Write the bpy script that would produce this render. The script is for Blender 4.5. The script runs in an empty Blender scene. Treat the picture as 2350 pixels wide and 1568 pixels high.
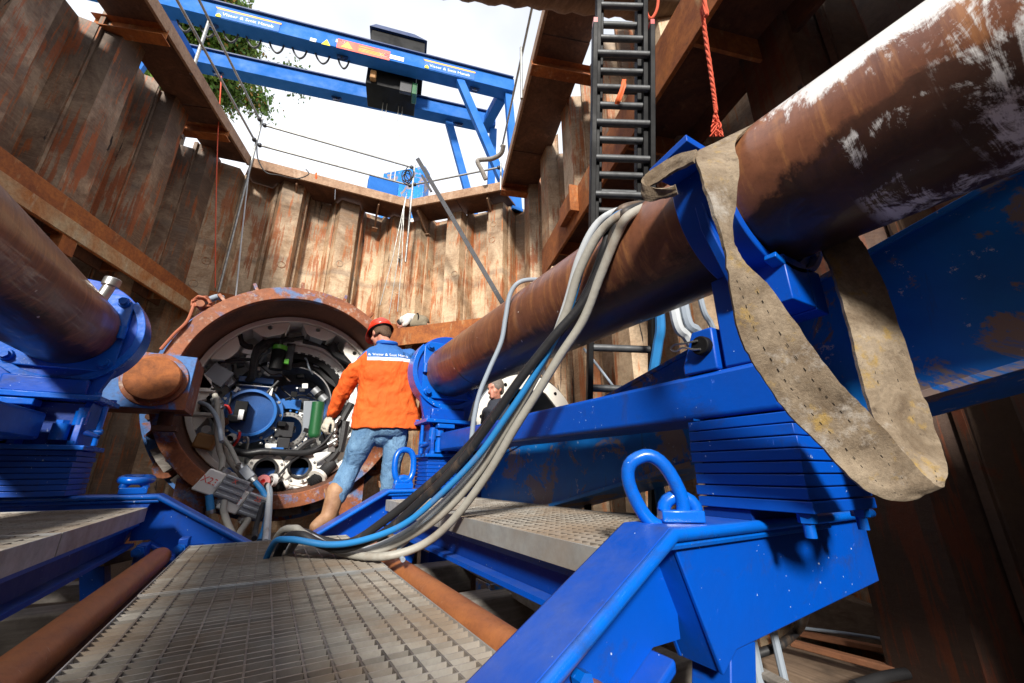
import bpy, math, random
from mathutils import Vector as V, Matrix as Mx, noise as MN
R_ = math.radians
random.seed(7)
scene = bpy.context.scene
COL = scene.collection

# ------------------------------------------------------------------ camera
F, CX, CY, HC = 914.0, 1175.0, 783.7, 0.40
YAW, PIT = R_(30.4), R_(18.2)
FW = V((math.sin(YAW)*math.cos(PIT), math.cos(YAW)*math.cos(PIT), math.sin(PIT)))
RT = V((math.cos(YAW), -math.sin(YAW), 0.0))
UP = RT.cross(FW)
CAM = V((0.0, 0.0, HC))
cam = bpy.data.cameras.new('camera'); cam.lens = 14.0; cam.sensor_width = 36.0
cam.clip_start = 0.02; cam.clip_end = 2000
camo = bpy.data.objects.new('camera', cam); COL.objects.link(camo)
camo.matrix_world = Mx(((RT.x, UP.x, -FW.x, 0), (RT.y, UP.y, -FW.y, 0), (RT.z, UP.z, -FW.z, HC), (0, 0, 0, 1)))
scene.camera = camo

# ------------------------------------------------------------------ sky, sun, exposure
SUN_FROM = V((-0.45, -0.75, 0.48)).normalized()
w = bpy.data.worlds.new('World'); scene.world = w; w.use_nodes = True
nt = w.node_tree; nt.nodes.clear()
out = nt.nodes.new('ShaderNodeOutputWorld'); bg = nt.nodes.new('ShaderNodeBackground')
sky = nt.nodes.new('ShaderNodeTexSky'); sky.sky_type = 'NISHITA'; sky.sun_disc = False
sky.sun_elevation = math.asin(SUN_FROM.z); sky.sun_rotation = math.atan2(SUN_FROM.x, SUN_FROM.y)
sky.air_density = 1.0; sky.dust_density = 1.5; sky.ozone_density = 1.0
cl = nt.nodes.new('ShaderNodeTexNoise'); cl.inputs['Scale'].default_value = 1.6; cl.inputs['Detail'].default_value = 5
cr = nt.nodes.new('ShaderNodeMapRange'); cr.inputs[1].default_value = .3; cr.inputs[2].default_value = .62
cr.inputs[3].default_value = .5; cr.inputs[4].default_value = .95
tcw = nt.nodes.new('ShaderNodeTexCoord')
mixw = nt.nodes.new('ShaderNodeMix'); mixw.data_type = 'RGBA'
mixw.inputs[7].default_value = (8.6, 8.8, 9.3, 1)
nt.links.new(tcw.outputs['Generated'], cl.inputs['Vector'])
nt.links.new(cl.outputs['Fac'], cr.inputs[0]); nt.links.new(cr.outputs[0], mixw.inputs[0])
nt.links.new(sky.outputs[0], mixw.inputs[6]); nt.links.new(mixw.outputs[2], bg.inputs[0])
bg.inputs[1].default_value = 0.115
nt.links.new(bg.outputs[0], out.inputs[0])
sl = bpy.data.lights.new('sun', 'SUN'); sl.energy = 4.6; sl.angle = R_(7.0); sl.color = (1.0, .95, .87)
so = bpy.data.objects.new('sun', sl); COL.objects.link(so)
so.rotation_euler = (-SUN_FROM).to_track_quat('-Z', 'Y').to_euler(); so.location = (0, 0, 20)
scene.view_settings.view_transform = 'Standard'; scene.view_settings.look = 'None'
scene.view_settings.exposure = 0.5; scene.view_settings.gamma = 1.0

# ------------------------------------------------------------------ photo pixel -> direction (photo 2350 px wide)
def ray(x, y): return FW + RT*((x-CX)/F) - UP*((y-CY)/F)
def P(x, y, X=None, Y=None, Z=None, D=None, pl=None):
    d = ray(x, y)
    if X is not None: t = (X-CAM.x)/d.x
    elif Y is not None: t = (Y-CAM.y)/d.y
    elif Z is not None: t = (Z-CAM.z)/d.z
    elif pl is not None: t = (V(pl[0])-CAM).dot(V(pl[1]))/d.dot(V(pl[1]))
    else: t = D
    return CAM + d*t
def z6(x, y): return (298.5+.4232*x, 597+.4232*y)
def z2(x, y): return (530.6+.3172*x, .3172*y)

# ------------------------------------------------------------------ mesh helpers
class MB:
    def __init__(s, M=None): s.v = []; s.f = []; s.M = M
    def add(s, vs, fs):
        n = len(s.v)
        s.v += [V(a) if s.M is None else s.M @ V(a) for a in vs]
        s.f += [tuple(n+i for i in f) for f in fs]; return s
    def hexa(s, p): return s.add(p, [(3,2,1,0),(4,5,6,7),(0,1,5,4),(1,2,6,5),(2,3,7,6),(3,0,4,7)])
    def box(s, c, d, R=None):
        c = V(c); h = V(d)/2; ps = []
        for z in (-1, 1):
            for x, y in ((-1,-1),(1,-1),(1,1),(-1,1)):
                q = V((x*h.x, y*h.y, z*h.z)); ps.append(c+(R @ q if R else q))
        return s.hexa(ps)
    def bb(s, x0, x1, y0, y1, z0, z1): return s.box(((x0+x1)/2,(y0+y1)/2,(z0+z1)/2),(abs(x1-x0),abs(y1-y0),abs(z1-z0)))
    def beam(s, a, b, wd, ht, upv=(0,0,1)):
        a = V(a); b = V(b); d = (b-a); L = d.length; d.normalize(); u = V(upv); sd = d.cross(u).normalized(); u = sd.cross(d).normalized()
        R = Mx((sd, d, u)).transposed(); return s.box((a+b)/2, (wd, L, ht), R)
    def prism(s, poly, vec):
        n = len(poly); vec = V(vec); p = [V(a) for a in poly]
        return s.add(p+[a+vec for a in p], [tuple(range(n-1,-1,-1)), tuple(range(n,2*n))]+[(i,(i+1)%n,n+(i+1)%n,n+i) for i in range(n)])
    def tube(s, path, r, n=8, cap=True, closed=False):
        p = [V(a) for a in path]; m = len(p); rr = r if isinstance(r, (list, tuple)) else [r]*m
        vs = []; fs = []; u = None
        for i in range(m):
            if closed: d = p[(i+1)%m]-p[i-1]
            else: d = p[min(i+1,m-1)]-p[max(i-1,0)]
            if d.length < 1e-9: d = V((0,0,1))
            d.normalize()
            if u is None:
                u = d.orthogonal().normalized()
            u = (u-d*u.dot(d))
            u = u.normalized() if u.length > 1e-6 else d.orthogonal().normalized()
            b = d.cross(u)
            for k in range(n):
                a = 2*math.pi*k/n; vs.append(p[i]+(u*math.cos(a)+b*math.sin(a))*rr[i])
        for i in range(m if closed else m-1):
            j = (i+1) % m
            for k in range(n): fs.append((i*n+k, i*n+(k+1)%n, j*n+(k+1)%n, j*n+k))
        if cap and not closed: fs += [tuple(range(n-1,-1,-1)), tuple(range((m-1)*n, m*n))]
        return s.add(vs, fs)
    def cyl(s, a, b, r, n=16, r2=None): return s.tube([a, b], [r, r if r2 is None else r2], n)
    def lathe(s, prof, c, ax=(0,1,0), n=64, a0=0, a1=None):
        # prof: list of (radius, height along ax); closed loop of profile -> solid ring when first != last
        c = V(c); ax = V(ax).normalized(); u = ax.orthogonal().normalized() if abs(ax.y) < .99 else V((1,0,0)); b = ax.cross(u)
        full = a1 is None; m = len(prof); vs = []; fs = []; cnt = n if full else n+1
        for i in range(cnt):
            a = 2*math.pi*i/n if full else a0+(a1-a0)*i/n
            for (r, h) in prof: vs.append(c+ax*h+(u*math.cos(a)+b*math.sin(a))*r)
        for i in range(n):
            j = (i+1) % cnt
            for k in range(m):
                l = (k+1) % m; fs.append((i*m+k, j*m+k, j*m+l, i*m+l))
        if not full: fs += [tuple(range(m)), tuple(range(n*m+m-1, n*m-1, -1))]
        return s.add(vs, fs)
    def ell(s, c, r, R=None, nu=14, nv=10):
        c = V(c); vs = []; fs = []
        for j in range(1, nv):
            t = math.pi*j/nv
            for i in range(nu):
                a = 2*math.pi*i/nu; q = V((r[0]*math.sin(t)*math.cos(a), r[1]*math.sin(t)*math.sin(a), r[2]*math.cos(t)))
                vs.append(c+(R @ q if R else q))
        top = len(vs); q = V((0,0,r[2])); vs.append(c+(R @ q if R else q)); vs.append(c-(R @ q if R else q))
        for j in range(nv-2):
            for i in range(nu): fs.append((j*nu+i, j*nu+(i+1)%nu, (j+1)*nu+(i+1)%nu, (j+1)*nu+i)[::-1])
        for i in range(nu): fs += [(top, i, (i+1)%nu), (top+1, (nv-2)*nu+(i+1)%nu, (nv-2)*nu+i)]
        return s.add(vs, fs)
    def hexnut(s, c, ax, r, h): 
        ax = V(ax).normalized(); return s.tube([V(c), V(c)+ax*h], r, 6)
    def mesh(s, name):
        me = bpy.data.meshes.new(name); me.from_pydata([tuple(a) for a in s.v], [], s.f); me.validate(); me.update(); return me
    def build(s, name, mat, par=None, smooth=True, bev=0.0, ang=38):
        me = s.mesh(name); return link(name, me, mat, par, smooth, bev, ang)

def fixn(me):
    import bmesh
    b = bmesh.new(); b.from_mesh(me); bmesh.ops.recalc_face_normals(b, faces=b.faces); b.to_mesh(me); b.free()
def link(name, me, mat, par=None, smooth=True, bev=0.0, ang=38):
    fixn(me)
    if smooth:
        for p in me.polygons: p.use_smooth = True
        me.set_sharp_from_angle(angle=R_(ang))
    o = bpy.data.objects.new(name, me); COL.objects.link(o)
    if mat is not None: me.materials.append(mat)
    if par is not None: attach(o, par)
    if bev:
        m = o.modifiers.new('bevel', 'BEVEL'); m.width = bev; m.segments = 2; m.limit_method = 'ANGLE'; m.angle_limit = R_(40)
    return o
def attach(o, par):
    o.parent = par
    # parents are empties (pure translations) or meshes whose world transform is the identity
    T = par.location.copy() if par.data is None else V((0, 0, 0))
    o.matrix_parent_inverse = Mx.Translation(-T)
def tag(o, label, cat, group=None):
    o['label'] = label; o['category'] = cat
    if group: o['group'] = group
    return o
def thing(name, label, cat, loc=(0,0,0), group=None):
    o = bpy.data.objects.new(name, None); COL.objects.link(o); o.location = loc; o.empty_display_size = .1
    return tag(o, label, cat, group)
def struct(o): o['kind'] = 'structure'; return o
def shared(name, me, par, loc, rot=(0,0,0), scale=(1,1,1)):
    o = bpy.data.objects.new(name, me); COL.objects.link(o); o.location = loc; o.rotation_euler = rot; o.scale = scale
    if par is not None: attach(o, par)
    return o
def crv(pts, n=8):
    p = [V(a) for a in pts]; p = [p[0]*2-p[1]]+p+[p[-1]*2-p[-2]]; o = []
    for i in range(1, len(p)-2):
        for k in range(n):
            t = k/n; a, b, c, d = p[i-1], p[i], p[i+1], p[i+2]
            o.append(.5*((2*b)+(c-a)*t+(2*a-5*b+4*c-d)*t*t+(3*b-a-3*c+d)*t**3))
    o.append(p[-2]); return o

# ------------------------------------------------------------------ materials
class Nd:
    def __init__(s, name):
        m = bpy.data.materials.new(name); m.use_nodes = True; s.m = m; s.t = m.node_tree; s.b = s.t.nodes['Principled BSDF']
        s.co = s.t.nodes.new('ShaderNodeTexCoord').outputs['Object']
    def n(s, ty, **k):
        x = s.t.nodes.new(ty)
        for a, b in k.items(): setattr(x, a, b)
        return x
    def l(s, a, b): s.t.links.new(a, b)
    def map(s, scale=(1,1,1), loc=(0,0,0), rot=(0,0,0), rnd=False):
        x = s.n('ShaderNodeMapping'); x.inputs['Scale'].default_value = scale; x.inputs['Location'].default_value = loc; x.inputs['Rotation'].default_value = rot
        s.l(s.co, x.inputs[0])
        if rnd:
            oi = s.n('ShaderNodeObjectInfo'); mu = s.n('ShaderNodeMath', operation='MULTIPLY'); mu.inputs[1].default_value = 37.0
            s.l(oi.outputs['Random'], mu.inputs[0]); ad = s.n('ShaderNodeVectorMath', operation='ADD'); s.l(x.outputs[0], ad.inputs[0]); s.l(mu.outputs[0], ad.inputs[1]); return ad.outputs[0]
        return x.outputs[0]
    def noise(s, vec, scale, detail=6, rough=.6, dist=0.0):
        x = s.n('ShaderNodeTexNoise'); x.inputs['Scale'].default_value = scale; x.inputs['Detail'].default_value = detail
        x.inputs['Roughness'].default_value = rough; x.inputs['Distortion'].default_value = dist; s.l(vec, x.inputs['Vector']); return x.outputs['Fac']
    def ramp(s, f, lo, hi, a=0.0, b=1.0):
        x = s.n('ShaderNodeMapRange'); x.inputs[1].default_value = lo; x.inputs[2].default_value = hi; x.inputs[3].default_value = a; x.inputs[4].default_value = b
        s.l(f, x.inputs[0]); return x.outputs[0]
    def mix(s, f, a, b, blend='MIX'):
        x = s.n('ShaderNodeMix', data_type='RGBA', blend_type=blend)
        if isinstance(f, (int, float)): x.inputs[0].default_value = f
        else: s.l(f, x.inputs[0])
        for i, c in ((6, a), (7, b)):
            if isinstance(c, tuple): x.inputs[i].default_value = c+(1,) if len(c) == 3 else c
            else: s.l(c, x.inputs[i])
        return x.outputs[2]
    def math(s, op, a, b):
        x = s.n('ShaderNodeMath', operation=op)
        for i, c in ((0, a), (1, b)):
            if isinstance(c, (int, float)): x.inputs[i].default_value = c
            else: s.l(c, x.inputs[i])
        return x.outputs[0]
    def sep(s, vec):
        x = s.n('ShaderNodeSeparateXYZ'); s.l(vec, x.inputs[0]); return x.outputs
    def col(s, c): s.setc(s.b.inputs['Base Color'], c)
    def setc(s, i, c):
        if isinstance(c, tuple): i.default_value = c+(1,)
        else: s.l(c, i)
    def rough(s, r):
        if isinstance(r, (int, float)): s.b.inputs['Roughness'].default_value = r
        else: s.l(r, s.b.inputs['Roughness'])
    def bump(s, h, strength=.3, dist=.01):
        x = s.n('ShaderNodeBump'); x.inputs['Strength'].default_value = strength; x.inputs['Distance'].default_value = dist
        s.l(h, x.inputs['Height']); s.l(x.outputs[0], s.b.inputs['Normal'])
    def metal(s, v): s.b.inputs['Metallic'].default_value = v

MAT = {}
def m_pile(name, tan, brown, rust, dark=.5, shade_mix=0.0):
    k = Nd(name); vi = k.map((1, 1, 1), rnd=True)
    oi = k.n('ShaderNodeObjectInfo').outputs['Random']
    big = k.noise(k.map((1, 1, .75), rnd=True), 1.7, 9, .7, .5)
    fine = k.noise(vi, 30, 8, .75); scr = k.noise(k.map((3, 3, 26), rnd=True), 2.0, 5, .6)
    c = k.mix(k.ramp(k.math('ADD', big, k.math('MULTIPLY', oi, .16)), .48, .66), tan, brown)
    c = k.mix(k.ramp(scr, .45, .7, 0, .22), c, tuple(min(1, x*1.35) for x in tan))
    # tide marks: level bands that run through the whole wall
    c = k.mix(k.ramp(k.noise(k.map((.12, .12, 1.5)), 1.3, 5, .6, .3), .52, .64, 0, .6), c, (.15, .115, .09))
    c = k.mix(k.ramp(k.noise(k.map((.2, .2, .5), (1, 4, 2)), 1.1, 4, .5), .45, .62, 0, dark), c, (.05, .034, .025))
    # rust runs
    st = k.noise(k.map((9, 9, .5), rnd=True), 1.7, 9, .75, .3); bl = k.noise(k.map((1, 1, .6), (5, 2, 1), rnd=True), 2.4, 5, .6)
    c = k.mix(k.ramp(k.math('MULTIPLY', st, k.ramp(bl, .3, .7, .75, 1.25)), .535, .6, 0, .85), c, k.mix(k.ramp(bl, .4, .6), rust, (rust[0]*.6, rust[1]*.5, rust[2]*.6)))
    c = k.mix(k.ramp(k.noise(vi, 4, 9, .75, 1.2), .63, .7, 0, .8), c, (rust[0]*.75, rust[1]*.6, rust[2]*.6))
    # black runs
    c = k.mix(k.ramp(k.noise(k.map((4.5, 4.5, .4), (3, 1, 7), rnd=True), 1.2, 7, .68, .8), .64, .655), c, (.016, .009, .007))
    c = k.mix(k.ramp(fine, .42, .78, .0, .5), c, (.05, .032, .022))
    if shade_mix: c = k.mix(shade_mix, c, (.03, .011, .006))  # mixes painted shade into the whole pile colour
    k.col(c); k.rough(k.ramp(big, .3, .7, .5, .8)); k.bump(fine, .4, .012); MAT[name] = k.m
m_pile('pile_tan', (.64, .47, .3), (.32, .19, .1), (.56, .17, .02), .4)
m_pile('pile_brown', (.4, .28, .18), (.15, .085, .05), (.5, .13, .014), .6)
m_pile('pile_shaded', (.3, .17, .09), (.1, .04, .02), (.36, .08, .012), .7, .5)  # darker, redder pile copy: shade at the near right wall painted in

def m_rust(name, a, b, pale, pf=.5, scale=2.0):
    k = Nd(name); v = k.map(); n1 = k.noise(v, scale, 8, .7, .8); n2 = k.noise(v, 22, 8, .75); n3 = k.noise(k.map((1,1,.25)), 7, 6, .65)
    c = k.mix(k.ramp(n1, .35, .65), a, b); c = k.mix(k.ramp(n3, .5+.12*(1-pf), .64+.1*(1-pf), 0, .85), c, pale)
    c = k.mix(k.ramp(n2, .42, .78, 0, .7), c, (b[0]*.3, b[1]*.28, b[2]*.3)); k.col(c); k.rough(.78); k.bump(n2, .35, .008); MAT[name] = k.m
m_rust('rust_orange', (.46, .15, .03), (.22, .06, .017), (.5, .33, .16), .35)
m_rust('rust_pale', (.5, .4, .24), (.42, .15, .035), (.52, .44, .3), .8)
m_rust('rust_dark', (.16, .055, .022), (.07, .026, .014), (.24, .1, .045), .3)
m_rust('rust_disc', (.42, .13, .03), (.24, .075, .022), (.45, .2, .08), .2, 9)
m_rust('deck_under', (.16, .07, .035), (.07, .03, .017), (.2, .1, .06), .3)
m_rust('edge_board', (.42, .27, .17), (.27, .15, .085), (.48, .35, .25), .5, 3)

def m_ring():
    k = Nd('ring_rust'); v = k.map(); n1 = k.noise(v, 4.5, 8, .72, .7); n2 = k.noise(v, 30, 8, .75); n3 = k.noise(v, 2.2, 7, .7, .5)
    c = k.mix(k.ramp(n1, .35, .65), (.36, .11, .035), (.2, .06, .025)); c = k.mix(k.ramp(n3, .54, .6, 0, .85), c, (.09, .21, .44))
    c = k.mix(k.ramp(k.noise(v, 8, 8, .75), .55, .66, 0, .75), c, (.5, .42, .36)); c = k.mix(k.ramp(n2, .45, .75, 0, .7), c, (.06, .025, .015))
    k.col(c); k.rough(.62); k.bump(n2, .35, .006); MAT['ring_rust'] = k.m
    k = Nd('ring_blue'); v = k.map(); n1 = k.noise(v, 4, 8, .7, .7); n2 = k.noise(v, 30, 8, .75)
    c = k.mix(k.ramp(n1, .5, .6), (.05, .17, .45), (.3, .09, .03)); c = k.mix(k.ramp(n2, .45, .75, 0, .7), c, (.05, .03, .02)); k.col(c); k.rough(.6); k.bump(n2, .3, .006); MAT['ring_blue'] = k.m
    k = Nd('ring_inside'); v = k.map(); n2 = k.noise(v, 40, 8, .75); c = k.mix(k.ramp(k.noise(v, 3, 6), .4, .65), (.16, .06, .03), (.07, .03, .02)); c = k.mix(k.ramp(n2, .5, .8, 0, .7), c, (.3, .14, .07)); k.col(c); k.rough(.7); k.bump(n2, .3, .005); MAT['ring_inside'] = k.m
m_ring()

def m_paint(name, c0, rough=.28, chips=.72, chipc=(.75, .8, .85), dirt=.0, coat=.3, var=.3, bump=.06, dust=0.0, spec=.5):
    k = Nd(name); v = k.map(); n1 = k.noise(v, 3, 6, .6); n2 = k.noise(v, 60, 6, .7); n3 = k.noise(v, 14, 8, .75)
    c = k.mix(k.ramp(n1, .3, .7, 0, var), c0, tuple(x*.45 for x in c0))
    if chips < 1: c = k.mix(k.ramp(n3, chips, chips+.03), c, chipc)
    if dirt > 0:
        c = k.mix(k.ramp(k.noise(k.map((1,1,.3)), 4, 8, .7, .6), .62-.15*dirt, .78-.1*dirt, 0, .8), c, (.2, .13, .08))
    if dust:
        sp = k.noise(v, 70, 3, .5); sp2 = k.noise(v, 2.5, 4, .6); c = k.mix(k.ramp(k.math('ADD', sp, k.math('MULTIPLY', sp2, .35)), .905, .925), c, chipc)
        sc = k.noise(k.map((2, 9, 3), rot=(.4, .7, .2)), 5, 6, .7, .4); c = k.mix(k.ramp(sc, .66, .72, 0, .5), c, tuple(min(1, x*1.6+.12) for x in c0))
        gr = k.noise(v, 5, 8, .7, .6); c = k.mix(k.ramp(gr, .55, .72, 0, .55), c, (.03, .035, .05))
        nz = k.sep(k.n('ShaderNodeNewGeometry').outputs['Normal'])[2]
        c = k.mix(k.math('MULTIPLY', k.ramp(nz, .75, .98, 0, dust), k.ramp(k.noise(v, 7, 8, .7), .35, .65)), c, (.16, .17, .19))
    k.col(c); k.rough(k.ramp(n1, .3, .7, rough*.8, rough*1.5)); k.b.inputs['Coat Weight'].default_value = coat; k.b.inputs['Specular IOR Level'].default_value = spec; k.b.inputs['Coat Roughness'].default_value = .2
    k.bump(k.noise(v, 35, 4, .5), bump, .01); MAT[name] = k.m
m_paint('blue', (.0004, .078, .5), .36, .70, (.5, .6, .8), 0, .08, .35, .1, .25, .35)
m_paint('blue_glossy', (.0008, .125, .62), .26, .70, (.55, .65, .85), 0, .25, .4, .14, .2, .45)
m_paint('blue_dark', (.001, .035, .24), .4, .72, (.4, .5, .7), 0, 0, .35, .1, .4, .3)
m_paint('crane_blue', (.015, .14, .5), .6, .9, coat=0, spec=.25)
m_paint('crane_dark', (.006, .03, .12), .45, 1.1, coat=0)
m_paint('tbm_blue', (.012, .085, .30), .35, .78)
m_paint('tbm_blue_light', (.03, .16, .5), .3, .8)
m_paint('white_paint', (.86, .86, .84), .4, 1.1, dirt=.12, coat=.1, var=.12)
m_paint('white_ring', (.84, .81, .74), .45, 1.1, dirt=.2, coat=0, var=.15)
m_paint('grey_paint', (.27, .3, .34), .4, 1.1, dirt=.2, coat=.1)
m_paint('green_paint', (.015, .11, .035), .35, 1.1)
m_paint('bright_green', (.12, .5, .04), .35, 1.1)
m_paint('black', (.006, .006, .007), .5, 1.1, coat=0, spec=.2)
m_paint('black_rubber', (.018, .018, .02), .5, .8, (.25, .23, .2), .25, 0, .3, .15)
m_paint('red_plastic', (.55, .02, .02), .4, 1.1)
m_paint('tan_box', (.36, .18, .06), .55, 1.1, dirt=.3, coat=0)
m_paint('hose_white', (.37, .355, .31), .55, 1.1, dirt=.55, coat=0, var=.35, bump=.2)
m_paint('hose_pale', (.55, .58, .6), .45, 1.1, dirt=.3, coat=0)
m_paint('hose_blue', (.02, .21, .52), .5, .68, (.5, .5, .48), .35, 0, .25)
m_paint('hose_grey', (.3, .35, .41), .5, 1.1, dirt=.2, coat=0)
m_paint('helmet', (.75, .05, .02), .25, .75, (.9, .8, .7), 0, .4, .25, .02)
m_paint('label_white', (.85, .85, .85), .5, 1.1, coat=0, var=0)
m_paint('label_blue', (.01, .12, .5), .5, 1.1, coat=0, var=0)
m_paint('label_orange', (.85, .4, .06), .5, 1.1, coat=0, var=0)
m_paint('label_red', (.8, .12, .08), .5, 1.1, coat=0, var=0)
m_paint('label_yellow', (.85, .7, .02), .5, 1.1, coat=0, var=0)
m_paint('orange_strap', (.8, .13, .02), .6, 1.1, coat=0)
m_paint('red_rope', (.75, .12, .06), .7, 1.1, coat=0)
m_paint('brown_rope', (.4, .13, .07), .8, 1.1, coat=0)

def m_steel(name, c0, rough, metal=.8, rust=0.0, world=False, dirt=0.0):
    k = Nd(name)
    if world: k.co = k.n('ShaderNodeNewGeometry').outputs['Position']
    v = k.map(); n1 = k.noise(v, 12, 8, .7); c = k.mix(k.ramp(n1, .35, .7), c0, tuple(x*.55 for x in c0))
    if rust: c = k.mix(k.ramp(k.noise(v, 6, 8, .75, .8), .68-.1*rust, .73-.08*rust), c, (.28, .08, .02))
    if world:
        rv = k.ramp(k.n('ShaderNodeObjectInfo').outputs['Random'], 0, 1, 0, .55); c = k.mix(rv, c, tuple(x*.35 for x in c0))
    if dirt: c = k.mix(k.ramp(k.noise(v, 2.6, 7, .65, .5), .42, .62, 0, dirt), c, (.27, .2, .14)); c = k.mix(k.ramp(k.noise(v, 1.1, 4), .5, .66, 0, dirt*.6), c, (.5, .48, .44))
    k.col(c); k.rough(k.ramp(n1, .3, .7, rough*.8, rough*1.3)); k.metal(metal); k.bump(n1, .1, .004); MAT[name] = k.m
m_steel('galv', (.5, .46, .4), .6, .25, .3, True, .85)
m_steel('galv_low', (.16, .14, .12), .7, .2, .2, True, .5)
m_steel('galv_edge', (.55, .56, .55), .5, .3, .35, True, .5)
m_steel('steel', (.6, .6, .58), .35, .9)
m_steel('alu_grey', (.5, .52, .54), .4, .6)
m_steel('rung', (.11, .115, .12), .5, .4)
m_steel('scaffold', (.42, .42, .4), .45, .6, .1)
m_steel('dark_steel', (.06, .06, .065), .4, .5)

def m_guide():
    k = Nd('guide_rust'); v = k.map((1, .35, 1)); n = k.noise(v, 5, 8, .7, .5); f = k.noise(k.map(), 45, 8, .75)
    c = k.mix(k.ramp(n, .35, .65), (.42, .15, .045), (.22, .075, .03)); c = k.mix(k.ramp(f, .5, .75, 0, .5), c, (.09, .035, .02))
    c = k.mix(k.ramp(k.noise(k.map((1, 2.5, 1)), 9, 8, .8, 1.2), .62, .70, 0, .8), c, (.62, .5, .42)); k.col(c); k.rough(.5); k.bump(f, .2, .004); MAT['guide_rust'] = k.m
m_guide()

def m_pipe(name, side):
    k = Nd(name); v = k.map(); xyz = k.sep(k.co)
    n1 = k.noise(k.map((1, 1, .4)), 3.5, 8, .7, .6); f = k.noise(v, 45, 8, .8); st = k.noise(k.map((5, 14, 1.2), rot=(.25, 0, 0)), 2.2, 7, .7)
    c = k.mix(k.ramp(n1, .35, .66), (.24, .095, .05), (.13, .045, .024)); c = k.mix(k.ramp(st, .5, .68, 0, .8), c, (.4, .175, .065)); c = k.mix(k.ramp(k.noise(v, 9, 8, .7, .6), .5, .7, 0, .6), c, (.1, .04, .022))
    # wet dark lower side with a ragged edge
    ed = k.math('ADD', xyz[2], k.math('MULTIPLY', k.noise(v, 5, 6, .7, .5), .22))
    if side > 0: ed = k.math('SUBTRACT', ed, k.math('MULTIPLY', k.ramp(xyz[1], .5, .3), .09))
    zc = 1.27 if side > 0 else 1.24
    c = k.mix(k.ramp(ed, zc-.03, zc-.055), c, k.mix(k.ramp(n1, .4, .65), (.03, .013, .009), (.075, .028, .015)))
    c = k.mix(k.ramp(f, .5, .8, 0, .55), c, (.05, .022, .014))
    if side > 0:
        # smeared white paint, brushed around the pipe near its upper end
        br = k.noise(k.map((4, 12, 2.2), rot=(.5, .2, .3)), 1.6, 9, .78, 1.2); bl = k.noise(k.map((1, 1, 1), (4, 2, 9)), 3.4, 7, .68, .8)
        b2 = k.noise(k.map((1, 1, 1), (1, 7, 3)), 6.5, 8, .75, .9)
        base_ = k.math('ADD', k.math('MULTIPLY', br, .55), k.math('ADD', k.math('MULTIPLY', bl, .55), k.math('MULTIPLY', b2, .5)))
        ym = k.ramp(xyz[1], .47, .25, 0, .26); zm = k.ramp(xyz[2], 1.2, 1.38, -.22, .12)
        a = k.ramp(k.math('ADD', base_, k.math('ADD', ym, zm)), 1.005, 1.08, 0, .92)
        a = k.math('MULTIPLY', a, k.ramp(xyz[1], .47, .44))
        low = k.math('MULTIPLY', k.math('MULTIPLY', k.ramp(xyz[1], .30, .26), k.ramp(xyz[2], 1.2, 1.17)), k.ramp(base_, .83, .89))
        up = k.math('MULTIPLY', k.ramp(xyz[1], .10, .05), k.ramp(base_, .77, .84))
        mk = k.math('MAXIMUM', k.math('MAXIMUM', a, low), up); c = k.mix(mk, c, (.78, .77, .76))
    sp = k.noise(k.map((1, 1, 1), (8, 3, 1)), 26, 2, .4); c = k.mix(k.ramp(sp, .765, .78), c, (.6, .55, .5))
    k.col(c); k.rough(k.ramp(n1, .3, .7, .3, .5)); k.b.inputs['Coat Weight'].default_value = .15; k.bump(f, .18, .004); MAT[name] = k.m
m_pipe('pipe_right', 1); m_pipe('pipe_left', -1)

def m_girder():
    k = Nd('blue_worn'); v = k.map(); n1 = k.noise(v, 3.2, 9, .72, .6); dr = k.noise(k.map((9, 9, .8)), 1.6, 8, .7, .3); n3 = k.noise(v, 13, 9, .78)
    c = k.mix(k.ramp(k.noise(v, 2.2, 5), .35, .7), (.006, .24, .75), (.006, .14, .52)); c = k.mix(k.ramp(n1, .53, .57, 0, .9), c, (.34, .23, .14))
    c = k.mix(k.ramp(dr, .6, .74, 0, .75), c, (.06, .06, .05)); c = k.mix(k.ramp(n3, .615, .64), c, (.7, .72, .72)); k.col(c)
    k.rough(.42); k.bump(n3, .12, .006); MAT['blue_worn'] = k.m
m_girder()

def m_wood(name, a, b, ax=1):
    k = Nd(name); sc = [14, 14, 14]; sc[ax] = .9; g = k.noise(k.map(tuple(sc), rnd=True), 2.2, 8, .7, .6); n = k.noise(k.map(), 6, 6, .7)
    c = k.mix(k.ramp(g, .3, .7), a, b); c = k.mix(k.ramp(n, .5, .75, 0, .6), c, (.05, .035, .025)); k.col(c); k.rough(.85); k.bump(g, .3, .006); MAT[name] = k.m
m_wood('timber', (.27, .19, .13), (.13, .085, .055)); m_wood('timber_red', (.35, .15, .07), (.2, .08, .04))
m_wood('timber_grey', (.33, .3, .27), (.16, .14, .12), 0)

def m_earth():
    k = Nd('pit_earth'); v = k.map(); n = k.noise(v, 2.5, 9, .7); f = k.noise(v, 30, 8, .75); k.col(k.mix(k.ramp(n, .3, .7), (.09, .06, .042), (.045, .03, .022))); k.rough(.9); k.bump(f, .7, .03); MAT['pit_earth'] = k.m
    k = Nd('ground_sand'); v = k.map(); n = k.noise(v, .6, 9, .7); k.col(k.mix(n, (.34, .3, .24), (.2, .2, .12))); k.rough(.95); MAT['ground_sand'] = k.m
m_earth()

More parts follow.
